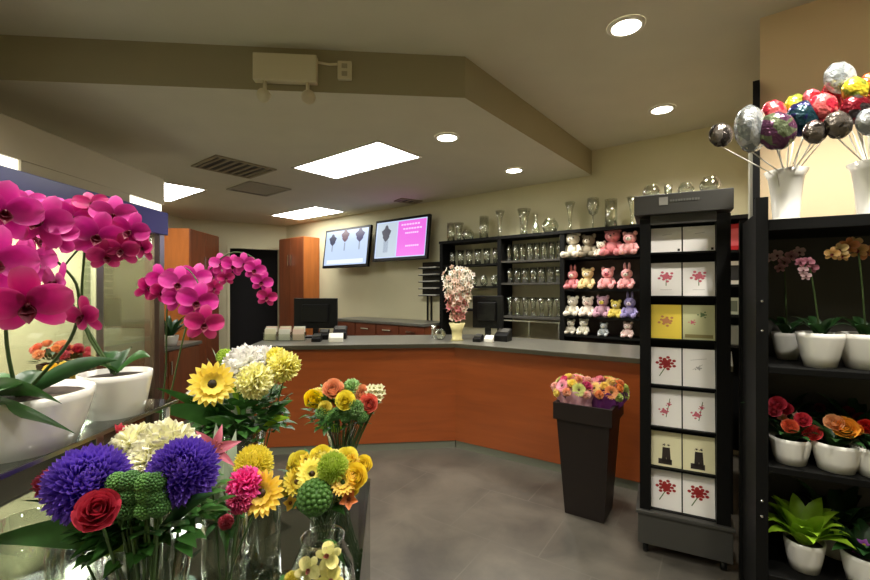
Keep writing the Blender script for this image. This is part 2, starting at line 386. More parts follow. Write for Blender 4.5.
b.build('worktop', m_top, t, bevel=.004)
b = MB(); b.prism([pl - nL * .0305, cor(-.0305), cor(-.034), pl - nL * .034], ZT - .04, ZT - .003); b.prism([cor(-.0305), pr - nR * .0305, pr - nR * .034, cor(-.034)], ZT - .04, ZT - .003); b.build('edge_band', mat('dark_olive_edging', (62, 58, 44), .4), t)

# ------------------------------------------------------------------ black shelf unit on the back wall
SD = .30; SO = W0 - B * SD
def bp(px, off=0.0):             # point on the unit's front line seen at column px, pushed back by off
    return online(px, SO + B * off, A)
def uz(px, py, off=0.0):
    d = bp(px, off).y; return H + (CY - py) / F * d
t = empty('wall_shelving', bp(560), 'black open wall shelving holding glassware and plush toys', 'shelving')
uL, uM, uN, uR, uE = bp(441), bp(499), bp(562), bp(655), bp(752)
ZU = 2.21
def along(p, w_, z0, z1, y0, y1, name, m):
    M = plan(p, -A); return MB().box(-w_ / 2, w_ / 2, y0, y1, z0, z1, M).build(name, m, t)
for p in (uL, uM, uN, uR, uE): along(p, .05, 0, ZU - .035, .0, SD - .004, 'upright', m_blk)
def span(p, q, z, th, name, m, y0=.012, y1=SD - .01):
    L_ = (q - p).length; M = plan(p, -A); return MB().box(.0255, L_ - .0255, y0, y1, z - th, z, M).build(name, m, t)
L_ = (uE - uL).length; MB().box(-.03, L_ + .03, -.01, SD - .004, ZU - .034, ZU, plan(uL, -A)).build('top_board', m_blk, t)
SH = {'a': [1.885, 1.60, 1.30], 'b': [1.905, 1.637, 1.234], 'c': [1.905, 1.56, 1.262, 1.06], 'd': [1.905, 1.6, 1.33, 1.06]}
m_green = mat('grey_back_board', (186, 180, 150), .7); m_brown = mat('brown_back_board', (62, 44, 38), .6)
for (p, q, k, m) in ((uL, uM, 'a', m_green), (uM, uN, 'b', m_green), (uN, uR, 'c', m_brown), (uR, uE, 'd', m_blk)):
    for z in SH[k]: span(p, q, z, .022, 'shelf', m_blk if k != 'b' else m_dgrey)
    L_ = (q - p).length; MB().box(.0255, L_ - .0255, SD - .009, SD - .004, .05, ZU - .035, plan(p, -A)).build('back_board', m, t)
L_ = (uN - uM).length
for z in (1.03,): pass
b = MB(); M = plan(uM, -A)
for (x0, x1, z0, z1) in ((.03, L_ - .03, 1.175, 1.19), (L_ / 2 - .008, L_ / 2 + .008, 1.0, 1.175), (.03, .045, 1.0, 1.175), (L_ - .045, L_ - .03, 1.0, 1.175)): b.box(x0, x1, -.004, .012, z0, z1, M)
b.build('steel_frame', m_metal, t)

# glassware ---------------------------------------------------------------------------------
def ring(prof, th=.003):          # outer profile bottom->top to a closed thin wall
    inner = [(max(r - th, .001), z + (th if i == 0 else 0)) for i, (r, z) in enumerate(prof)]
    return [(.001, prof[0][1])] + prof + inner[::-1] + [(.001, prof[0][1] + th)]
VK = {
 'cylinder vase': [(.045, 0), (.045, .1), (.045, .22)],
 'flared vase': [(.035, 0), (.03, .06), (.04, .16), (.062, .24)],
 'bud vase': [(.03, 0), (.045, .04), (.04, .08), (.014, .13), (.014, .2), (.022, .22)],
 'stemmed goblet': [(.04, 0), (.04, .004), (.006, .012), (.006, .1), (.03, .12), (.045, .17), (.04, .23)],
 'fishbowl': [(.04, 0), (.075, .03), (.09, .075), (.075, .12), (.05, .145), (.055, .155)],
 'trumpet vase': [(.05, 0), (.045, .01), (.016, .04), (.02, .15), (.035, .26), (.06, .34)],
 'tumbler': [(.032, 0), (.036, .06), (.038, .12)]}
_vm = {k: MB().lathe(ring(v), 20, cap=False).data(k.replace(' ', '_'), m_shopglass) for k, v in VK.items()}
def glassware(kind, p, z, s, lab, group, sz=None):
    o = bpy.data.objects.new(kind.replace(' ', '_'), _vm[kind]); C.objects.link(o); o.location = (p.x, p.y, z); o.scale = (s, s, sz or s)
    return tag(o, lab, 'vase' if 'vase' in kind or kind == 'fishbowl' else 'glass', group)
tops = [(451, 'cylinder vase', 1.2, 'short glass cylinder vase at the left end of the shelving top'),
 (459, 'flared vase', 1.05, 'second glass vase from the left end of the shelving top'),
 (468, 'fishbowl', .95, 'clear round glass bowl on top of the shelving above the gladiolus'),
 (484, 'cylinder vase', 1.35, 'wide clear cylinder vase on the shelving top left of the tall trumpet vase'),
 (500, 'trumpet vase', 1.0, 'tall glass trumpet vase on the shelving top over the first upright'),
 (524, 'flared vase', 1.35, 'flared glass vase on the shelving top above the middle glasses'),
 (536, 'bud vase', 1.1, 'narrow glass bud vase on the shelving top beside a flared vase'),
 (550, 'fishbowl', 1.1, 'shiny glass bowl on the shelving top just left of the toy section'),
 (570, 'trumpet vase', .98, 'tall trumpet vase on the shelving top above the white bear'),
 (593, 'stemmed goblet', 1.5, 'tall stemmed glass on the shelving top above the grey bear'),
 (611, 'cylinder vase', 1.4, 'tall clear cylinder on the shelving top above the big pink bear'),
 (632, 'trumpet vase', .9, 'glass trumpet vase on the shelving top beside the card rack header')]
for px, k, s, lab in tops: glassware(k, bp(px, .15), ZU, s, lab, 'glass vases on top of the wall shelving')
ORD = ['first', 'second', 'third', 'fourth', 'fifth', 'sixth', 'seventh', 'eighth', 'ninth', 'tenth']
def rowg(p, q, z, n, kind, s, sz, lab, grp, offp=.12):
    lab0 = lab
    for i in range(n):
        lab = lab0 + ', ' + ('leftmost in its row' if i == 0 else 'rightmost in its row' if i == n - 1 else ORD[i] + ' from the left')
        c = p + (q - p) * ((i + .8) / (n + .6)); glassware(kind, c + B * offp, z, s, lab, grp, sz)
rowg(uL, uM, SH['a'][0], 6, 'tumbler', 1.25, 1.65, 'tall clear glass on the top left shelf of the black shelving', 'tall glasses on the top left shelf')
rowg(uL, uM, SH['a'][1], 5, 'fishbowl', .6, .9, 'small glass bowl on the second left shelf behind the gladiolus', 'small glass bowls on the second left shelf')
rowg(uM, uN, SH['b'][0], 8, 'tumbler', 1.0, 1.7, 'straight clear glass on the top middle shelf', 'glasses on the top middle shelf')
rowg(uM, uN, SH['b'][1], 7, 'tumbler', 1.15, 1.5, 'clear glass on the second middle shelf', 'glasses on the second middle shelf')
rowg(uM, uN, SH['b'][2], 7, 'flared vase', .85, .95, 'flared glass vase on the third middle shelf', 'flared vases on the third middle shelf')

# plush toys --------------------------------------------------------------------------------
def plush(kind, p, z, s, col, muz, lab, ears='round', cat='plush toy', rz=0, grp='plush toys on the black shelving'):
    fur = mat('plush_%d_%d_%d' % col, col, .95, noise=.12, scale=60, bump=.4); fm = mat('plush_%d_%d_%d' % muz, muz, .95, noise=.08, scale=60, bump=.3)
    t = empty(kind, (p.x, p.y, z), lab, cat, grp); o = Vector((p.x, p.y, z))
    R = Matrix.Rotation(rz - .65, 3, 'Z')
    def q(x, y, zz): return o + R @ (Vector((x, y, zz)) * s)
    b = MB(); b.ball(q(0, 0, .085), .085 * s, 14, (1, .85, 1))
    b.build('body', fur, t, True)
    h = MB().ball(q(0, -.01, .215), .075 * s, 16, (1.05, .95, .95)).build('head', fur, t, True)
    for sx in (-1, 1):
        if ears == 'round': MB().ball(q(sx * .062, 0, .275), .03 * s, 10, (1, .5, 1)).build('ear', fur, h, True)
        else: MB().ball(q(sx * .03, 0, .32), .03 * s, 10, (.7, .4, 1.9)).build('ear', fur, h, True)
        MB().ball(q(sx * .028, -.076, .228), .008 * s, 8).build('eye', m_blk2, h, True)
        b = MB(); b.tube([q(sx * .06, -.02, .13), q(sx * .095, -.06, .08), q(sx * .08, -.09, .05)], .03 * s, 10, .024 * s); b.ball(q(sx * .08, -.09, .05), .026 * s, 10); b.build('arm', fur, t, True)
        b = MB(); b.tube([q(sx * .045, -.03, .04), q(sx * .07, -.12, .034)], .036 * s, 10, .032 * s); b.ball(q(sx * .07, -.125, .036), .036 * s, 10); b.build('foot', fur, t, True)
    MB().ball(q(0, -.075, .2), .032 * s, 12, (1.1, .8, .85)).build('muzzle', fm, h, True)
    MB().ball(q(0, -.101, .208), .009 * s, 8).build('nose', m_blk2, h, True)
WHT = (228, 222, 206); PNK = (222, 140, 146); PK2 = (235, 170, 172); GRY = (150, 140, 120); CRM = (226, 204, 150)
z1, z2, z3, z4 = SH['c']
for kind, px, off, z, s, col, muz, lab, ears in [
 ('teddy_bear', 573, .10, z1, .98, WHT, WHT, 'big white teddy bear at the left of the top toy shelf', 'round'),
 ('teddy_bear', 589, .12, z1, .86, GRY, WHT, 'grey-brown teddy bear between the white and pink bears on the top toy shelf', 'round'),
 ('teddy_bear', 601, .07, z1, .56, WHT, WHT, 'little white teddy in front of the grey and pink bears on the top shelf', 'round'),
 ('teddy_bear', 613, .13, z1, 1.02, PNK, PK2, 'big dusty pink teddy bear on the top toy shelf', 'round'),
 ('teddy_bear', 630, .08, z1, .82, (232, 170, 170), WHT, 'light pink teddy at the right end of the top toy shelf', 'round'),
 ('plush_rabbit', 573, .09, z2, 0.73, PNK, WHT, 'pink plush rabbit at the left of the second toy shelf', 'long'),
 ('teddy_bear', 588, .09, z2, 0.78, CRM, WHT, 'cream yellow teddy on the second toy shelf', 'round'),
 ('teddy_bear', 608, .09, z2, 0.78, PK2, (200, 90, 110), 'pale pink teddy with darker muzzle on the second toy shelf', 'round'),
 ('plush_rabbit', 627, .09, z2, 0.73, PK2, WHT, 'pale pink plush rabbit at the right of the second toy shelf', 'long'),
 ('plush_lamb', 573, .09, z3, 0.75, WHT, (240, 236, 224), 'white plush lamb at the left of the third toy shelf', 'round'),
 ('plush_lamb', 588, .09, z3, 0.73, (238, 226, 214), (220, 190, 180), 'white plush lamb with a pinkish face on the third toy shelf', 'round'),
 ('teddy_bear', 603, .1, z3, 0.78, (190, 150, 170), (214, 200, 90), 'mauve teddy with yellow muzzle on the third toy shelf', 'round'),
 ('teddy_bear', 616, .08, z3, 0.62, (214, 196, 96), WHT, 'small yellow plush bear on the third toy shelf', 'round'),
 ('plush_rabbit', 630, .1, z3, 0.73, (150, 140, 190), (226, 210, 220), 'lavender plush rabbit at the right of the third toy shelf', 'long'),
 ('plush_lamb', 571, .09, z4, 0.55, WHT, (210, 204, 190), 'small white plush lamb at the left of the bottom toy shelf', 'round'),
 ('plush_lamb', 584, .09, z4, 0.60, (236, 232, 214), WHT, 'cream-white plush lamb second on the bottom toy shelf', 'round'),
 ('plush_lamb', 604, .09, z4, 0.49, (186, 192, 194), WHT, 'little pale grey plush toy on the bottom toy shelf', 'round'),
 ('teddy_bear', 628, .09, z4, 0.55, (232, 206, 202), WHT, 'blush pink little teddy at the right of the bottom toy shelf', 'round')]:
    plush(kind, bp(px, off), z, s, col, muz, lab, ears)
# boxes on the shelf right of the card rack
def sbox(name, px, z, w_, h, d, m, lab, cat='box', inset=None):
    p = bp(px, .08); M = plan(p, -A); t = empty(name, (p.x, p.y, z), lab, cat)
    MB().box(-w_ / 2, w_ / 2, 0, d, z, z + h, M).build('body', m, t, bevel=.003)
    if inset: MB().box(-w_ * .3, w_ * .3, -.002, -.0001, z + h * .18, z + h * .82, M).build('picture', inset, t)
sbox('gift_box', 735, SH['d'][0], .13, .24, .1, mat('glossy_red_card', (190, 30, 40), .35), 'shiny red gift box on the shelf beside the card rack', inset=mat('rose_red_print', (224, 100, 110), .4))
sbox('picture_frame', 736, SH['d'][1], .13, .21, .04, m_matte, 'white picture frame with dark picture on the shelf right of the card rack', 'picture frame', mat('dark_print', (34, 34, 36), .5))
sbox('gift_box', 733, SH['d'][2], .11, .15, .08, mat('pale_sage_card', (170, 172, 150), .6), 'small pale box under the white picture frame', inset=mat('grey_print', (90, 96, 80), .6))
sbox('storage_box', 735, SH['d'][3], .16, .17, .12, mat('grey_card', (110, 110, 98), .6), 'plain grey box on the shelf just above the counter')

# ------------------------------------------------------------------ wall screens
def screen(px0, px1, yt0, yt1, off, lab, kind):
    o = W0 - B * off; p = online(px0, o, A); q = online(px1, o, A)
    c = (p + q) / 2; zt = (H + (CY - yt0) / F * p.y + H + (CY - yt1) / F * q.y) / 2
    Wd = (q - p).length; Hh = Wd * .585; M = plan(p, q - p); M.translation = Vector((p.x, p.y, zt - Hh))
    M = M @ Matrix.Translation((0, 0, Hh)) @ Matrix.Rotation(-.12, 4, 'X') @ Matrix.Translation((0, 0, -Hh))
    t = empty('wall_screen', (c.x, c.y, zt - Hh), lab, 'television', 'wall mounted screens')
    MB().box(0, Wd, 0, .05, 0, Hh, M).build('casing', m_blk2, t, bevel=.006)
    s = MB().box(.04, Wd - .04, -.004, -.0005, .045, Hh - .04, M)
    sc = s.build('display', mat('screen_pale', (186, 204, 236), .3, emit=.85), t)
    def patch(x0, x1, z0, z1, m, nm): MB().box(x0 * Wd, x1 * Wd, -.0075, -.0045, z0 * Hh, z1 * Hh, M).build(nm, m, sc)
    def blob(x, z, r, m, nm, sx=1):
        cc = M @ Vector((x * Wd, -.006, z * Hh)); b = MB(); R3 = M.to_3x3()
        vs = [M @ Vector((x * Wd + r * sx * Wd * math.cos(a) * (1 + .2 * math.sin(5 * a)), yy, z * Hh + r * Wd * math.sin(a) * (1 + .2 * math.cos(4 * a)))) for yy in (-.008, -.0045) for a in [2 * PI * k / 20 for k in range(20)]]
        b.add(vs, [tuple(range(20)), tuple(range(20, 40))[::-1]] + [(k, (k + 1) % 20, 20 + (k + 1) % 20, 20 + k) for k in range(20)]); b.build(nm, m, sc)
    if kind == 0:
        blob(.2, .72, .075, mat('screen_slate', (96, 100, 128), .3, emit=.35), 'picture_flowers')
        blob(.48, .8, .08, mat('screen_rose', (150, 110, 130), .3, emit=.35), 'picture_flowers')
        blob(.8, .78, .085, mat('screen_indigo', (90, 80, 140), .3, emit=.35), 'picture_flowers')
        for x in (.2, .48, .8): patch(x - .012, x + .012, .42, .62, mat('screen_grey', (160, 172, 190), .3, emit=.7), 'picture_vase')
        patch(.1, .9, .1, .2, mat('screen_white', (225, 234, 250), .3, emit=.85), 'picture_table')
    else:
        patch(.06, .44, .09, .91, mat('screen_bluewhite', (192, 206, 218), .3, emit=.75), 'photo_panel')
        blob(.24, .66, .10, mat('screen_dull_grey', (96, 96, 110), .3, emit=.5), 'picture_flowers', .8)  # dull grey flower shape in the screen picture
        patch(.2, .29, .2, .5, mat('screen_grey', (160, 172, 190), .3, emit=.7), 'picture_vase')
        patch(.46, .955, .09, .91, mat('screen_pink', (222, 104, 212), .3, emit=.85), 'pink_panel')
        for k, (x0, x1, z) in enumerate(((.52, .86, .8), (.56, .9, .7), (.6, .84, .6), (.62, .86, .3))):
            b = MB(); n = 7
            for i in range(n):
                xa = x0 + (x1 - x0) * i / n; b.box(xa * Wd, (xa + (x1 - x0) / n * .7) * Wd, -.0105, -.008, z * Hh, (z + .035) * Hh, M)
            b.build('pale_writing', mat('screen_lilac', (246, 200, 246), .3, emit=.85), sc)
    # bracket to the wall
    a0 = M @ Vector((Wd / 2, .05, Hh * .5)); dist = 0
    wp = a0 + B * ((W0 - a0).dot(B) - .003); MB().tube([a0, wp], .035, 10).build('bracket', m_blk2, t)
screen(326, 371, 231, 224, .22, 'wall screen showing pale pictures of three flower vases', 0)
screen(376, 430, 221, 214, .22, 'wall screen with a pink panel and a pale flower picture', 1)

# ------------------------------------------------------------------ cabinets
m_handle = m_chrome
Kc = W0 - B * .36
p = online(303, Kc, A); q = online(279, Kc, A); Wd = (q - p).length
t = empty('tall_cabinet', p, 'tall orange wood cabinet between the dark doorway and the wall screens', 'cabinet'); M = plan(q, -A)
MB().box(0, Wd, .02, .352, 0, 2.52, M).build('body', m_woodv, t)
for k in range(2):
    d = MB().box(Wd * k / 2 + .004, Wd * (k + 1) / 2 - .004, 0, .019, .08, 2.51, M).build('door', m_wooddk, t, bevel=.002)
    xx = Wd / 2 + (-.05 if k == 0 else .05)
    MB().box(xx - .008, xx + .008, -.03, -.001, 2.0, 2.2, M).build('handle', m_handle, d); 
t = empty('tall_cabinet', (-3.9, 7.2, 0), 'tall orange wood cabinet left of the dark doorway, beyond the flower cooler', 'cabinet')
M = plan((-3.85, 6.76, 0), (-.06, 1)); 
MB().box(0, 1.03, .02, .62, 0, 2.52, M).build('body', m_woodv, t)
for k in range(2):
    d = MB().box(.515 * k + .004, .515 * (k + 1) - .004, 0, .019, .08, 2.51, M).build('door', m_wooddk, t, bevel=.002)
    xx = .515 + (-.06 if k == 0 else .06); MB().box(xx - .008, xx + .008, -.03, -.001, 1.9, 2.1, M).build('handle', m_handle, d)
t = empty('base_cabinet', (-3.2, 4.9, 0), 'low brown cabinet with grey worktop beyond the end of the flower cooler', 'cabinet')
MB().box(-3.7, -2.98, 4.12, 5.42, 0, .87).build('body', m_wooddk, t)
MB().box(-3.72, -2.95, 4.11, 5.45, .871, .91).build('worktop', m_top, t, bevel=.004)
for k in range(2):
    d = MB().box(-2.979, -2.96, 4.13 + .65 * k, 4.76 + .65 * k, .08, .86).build('door', m_wooddk, t, bevel=.002)
    MB().box(-2.959, -2.94, 4.7 + .1 * k, 4.72 + .1 * k, .6, .75).build('handle', m_handle, d)
# low drawers under the screens
o_ = W0 - B * .55
p = online(424, o_, A); q = online(336, o_, A); Wd = (q - p).length; M = plan(q, -A)
t = empty('drawer_cabinet', (p + q) / 2, 'low brown drawer cabinet with grey top under the wall screens', 'cabinet')
MB().box(0, Wd, .02, .54, 0, 1.06, M).build('body', m_wooddk, t)
MB().box(-.02, Wd + .02, -.02, .545, 1.061, 1.1, M).build('worktop', m_top, t, bevel=.004)
for k in range(4):
    for z0, z1 in ((.86, 1.05), (.1, .84)):
        d = MB().box(Wd * k / 4 + .01, Wd * (k + 1) / 4 - .01, 0, .019, z0, z1, M).build('drawer', woodmat('reddish_drawer_front', (110, 52, 30), .15, .35, .8), t, bevel=.002)
        xc = Wd * (k + .5) / 4; MB().box(xc - .08, xc + .08, -.025, -.001, z1 - .08, z1 - .065, M).build('handle', m_handle, d)
# black wall file rack
p = bp(419, SD - .1); q = bp(437.5, SD - .1); M = plan(p, -A); Wd = (q - p).length
zt, zb = 1.96, 1.46
t = empty('file_rack', (p + q) / 2 + Vector((0, 0, zb)), 'black tiered file rack on the wall beside the gladiolus', 'file rack')
MB().box(0, Wd, .08, .097, zb, zt, M).build('back_plate', m_blk2, t)
for k in range(5):
    z = zb + .1 * k; MB().box(0, Wd, -.02, .079, z, z + .012, M).build('tray', m_blk2, t)
    MB().box(.01, Wd - .01, -.012, .07, z + .0125, z + .025, M).build('paper_stack', m_matte, t)
b = MB(); b.box(Wd * .5, Wd * .56, .05, .07, 1.101, zb - .001, M); b.box(Wd * .3, Wd * .36, .05, .07, 1.101, zb - .001, M); b.build('support', m_blk2, t)

# ------------------------------------------------------------------ things on the counter
def monitor(px, d, w_, h_, z0, yaw, lab, back=True):
    p = at(px, CY, d); p.z = ZT; t = empty('computer_monitor', p, lab, 'monitor'); M = Matrix.Translation((p.x, p.y, ZT)) @ Matrix.Rotation(yaw, 4, 'Z')
    MB().box(-w_ / 2, w_ / 2, -.02, .02, z0, z0 + h_, M).build('casing', m_blk2, t, bevel=.006)
    if back:
        MB().box(-w_ * .3, w_ * .3, -.05, -.0205, z0 + h_ * .2, z0 + h_ * .8, M).build('rear_cover', m_blk2, t, bevel=.01)
        MB().box(-w_ / 2 + .015, w_ / 2 - .015, .0205, .022, z0 + .02, z0 + h_ - .015, M).build('display', mat('dark_screen', (24, 28, 36), .15), t)
    else: MB().box(-w_ / 2 + .015, w_ / 2 - .015, -.022, -.0205, z0 + .02, z0 + h_ - .015, M).build('display', mat('dark_screen', (24, 28, 36), .15), t)
    MB().box(-.03, .03, -.015, .015, .02, z0 + .03, M).build('neck', m_blk2, t)
    MB().box(-.12, .12, -.09, .09, .0, .019, M).build('foot', m_blk2, t, bevel=.005)
monitor(316, 4.72, .47, .33, .10, .05, 'black computer monitor on the left of the counter, back to the shop')
monitor(488, 4.55, .34, .34, .12, -.5, 'black computer monitor on the counter right of the gladiolus vase')
m_off = mat('cream_paper', (222, 216, 190), .6)
for k, (px, lab) in enumerate(((271, 'leftmost white leaflet holder in the row on the counter'), (285, 'middle white leaflet holder in the row on the counter'), (299, 'right leaflet holder, beside the black monitor, on the counter'))):
    p = at(px, CY, 4.42); t = empty('leaflet_holder', (p.x, p.y, ZT), lab, 'leaflet holder', 'leaflet holders on the counter')
    M = Matrix.Translation((p.x, p.y, ZT)) @ Matrix.Rotation(.06, 4, 'Z')
    MB().box(-.065, .065, -.04, .05, 0, .006, M).box(-.065, .065, -.041, -.036, .006, .07, M).box(-.065, -.06, -.036, .05, .006, .09, M).box(.06, .065, -.036, .05, .006, .09, M).build('tray', m_glass, t)
    for j in range(3): MB().box(-.055, .055, -.028 + .025 * j, -.012 + .025 * j, .0065, .12 + .012 * j, M).build('leaflets', [m_off, m_matte, mat('blush_paper', (226, 200, 184), .6)][(j + k) % 3], t)
def device(name, px, d, dims, m, lab, cat, top=None, yaw=.1):
    p = at(px, CY, d); t = empty(name, (p.x, p.y, ZT), lab, cat); M = Matrix.Translation((p.x, p.y, ZT)) @ Matrix.Rotation(yaw, 4, 'Z')
    w_, dd, h_ = dims
    vs = [M @ Vector(v) for v in [(-w_/2, -dd/2, 0), (w_/2, -dd/2, 0), (w_/2, dd/2, 0), (-w_/2, dd/2, 0), (-w_/2, -dd/2, h_ * .5), (w_/2, -dd/2, h_ * .5), (w_/2, dd/2, h_), (-w_/2, dd/2, h_)]]
    MB().add(vs, [(3, 2, 1, 0), (4, 5, 6, 7), (0, 1, 5, 4), (1, 2, 6, 5), (2, 3, 7, 6), (3, 0, 4, 7)]).build('body', m, t, bevel=.004)
    if top:
        q = [Vector((-w_*.4, -dd*.1, h_*.7)), Vector((w_*.4, -dd*.1, h_*.7)), Vector((w_*.4, dd*.4, h_*.95)), Vector((-w_*.4, dd*.4, h_*.95))]
        MB().add([M @ (v + Vector((0, 0, .004))) for v in q] + [M @ (v + Vector((0, 0, .009))) for v in q], [(3, 2, 1, 0), (4, 5, 6, 7), (0, 1, 5, 4), (1, 2, 6, 5), (2, 3, 7, 6), (3, 0, 4, 7)]).build('panel', top, t)
device('card_terminal', 317, 4.36, (.09, .13, .07), m_blk2, 'black card payment terminal in front of the left monitor', 'card terminal', m_metal)
device('receipt_printer', 340, 4.62, (.14, .14, .13), m_blk2, 'black receipt printer right of the left monitor', 'printer', m_dgrey)
device('white_card_stand', 336, 4.3, (.14, .04, .09), m_matte, 'small white card on the counter in front of the receipt printer', 'card stand')
device('telephone', 307 + 17, 4.55, (.10, .12, .1), m_blk2, 'black desk telephone between monitor and receipt printer', 'telephone', m_metal)
device('card_terminal', 478, 4.33, (.08, .11, .07), m_blk2, 'black card terminal at the foot of the right monitor', 'card terminal', m_metal, -.4)
device('white_card_stand', 489, 4.28, (.09, .05, .07), m_matte, 'small white box on the counter in front of the right monitor', 'card stand', None, -.5)
device('receipt_printer', 503, 4.4, (.14, .16, .12), m_blk2, 'dark receipt printer right of the right monitor', 'printer', m_dgrey, -.5)
glassware('fishbowl', at(440, CY, 4.5), ZT, .7, 'small glass jar on the counter left of the gladiolus vase', 'glass jars at the counter corner')
glassware('cylinder vase', at(434, CY, 4.62), ZT, .65, 'small glass cylinder behind the jar left of the gladiolus', 'glass jars at the counter corner')

# ------------------------------------------------------------------ flowers (one mesh per kind and colour, shared by copies)
def pm(col, rough=.5, tr=.25):
    nm = 'petal_%d_%d_%d' % col
    if nm in _mc: return _mc[nm]
    m = mat(nm, col, rough, trans=tr); nt = m.node_tree; b = nt.nodes['Principled BSDF']; L = nt.links.new
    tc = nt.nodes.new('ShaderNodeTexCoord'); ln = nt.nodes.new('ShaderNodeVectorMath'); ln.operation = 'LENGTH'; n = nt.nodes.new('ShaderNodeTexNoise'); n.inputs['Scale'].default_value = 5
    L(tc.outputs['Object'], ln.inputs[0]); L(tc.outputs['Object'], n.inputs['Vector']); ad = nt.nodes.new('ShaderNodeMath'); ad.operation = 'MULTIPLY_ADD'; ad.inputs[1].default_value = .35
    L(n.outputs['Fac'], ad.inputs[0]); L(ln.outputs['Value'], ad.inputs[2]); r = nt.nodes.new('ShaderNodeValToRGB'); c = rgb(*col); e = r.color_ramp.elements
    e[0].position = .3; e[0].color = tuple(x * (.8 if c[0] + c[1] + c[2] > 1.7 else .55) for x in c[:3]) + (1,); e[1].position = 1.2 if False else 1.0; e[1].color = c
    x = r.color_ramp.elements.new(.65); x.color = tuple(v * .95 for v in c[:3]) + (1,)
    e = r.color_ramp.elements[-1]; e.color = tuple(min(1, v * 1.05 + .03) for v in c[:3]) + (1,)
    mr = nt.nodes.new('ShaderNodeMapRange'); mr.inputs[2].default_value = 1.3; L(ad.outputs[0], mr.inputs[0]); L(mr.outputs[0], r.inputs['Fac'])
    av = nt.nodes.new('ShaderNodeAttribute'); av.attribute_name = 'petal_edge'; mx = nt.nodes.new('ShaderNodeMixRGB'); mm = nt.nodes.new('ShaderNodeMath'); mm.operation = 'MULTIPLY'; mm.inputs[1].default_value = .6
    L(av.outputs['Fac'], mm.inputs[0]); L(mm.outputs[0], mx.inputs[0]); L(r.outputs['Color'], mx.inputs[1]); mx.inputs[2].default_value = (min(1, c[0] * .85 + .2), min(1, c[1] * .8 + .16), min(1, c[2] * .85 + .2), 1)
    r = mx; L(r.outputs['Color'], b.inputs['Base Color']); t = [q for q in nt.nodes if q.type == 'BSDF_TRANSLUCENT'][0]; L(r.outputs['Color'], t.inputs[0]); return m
_fl = {}
def Rz(a): return Matrix.Rotation(a, 4, 'Z')
def Rx(a): return Matrix.Rotation(a, 4, 'X')
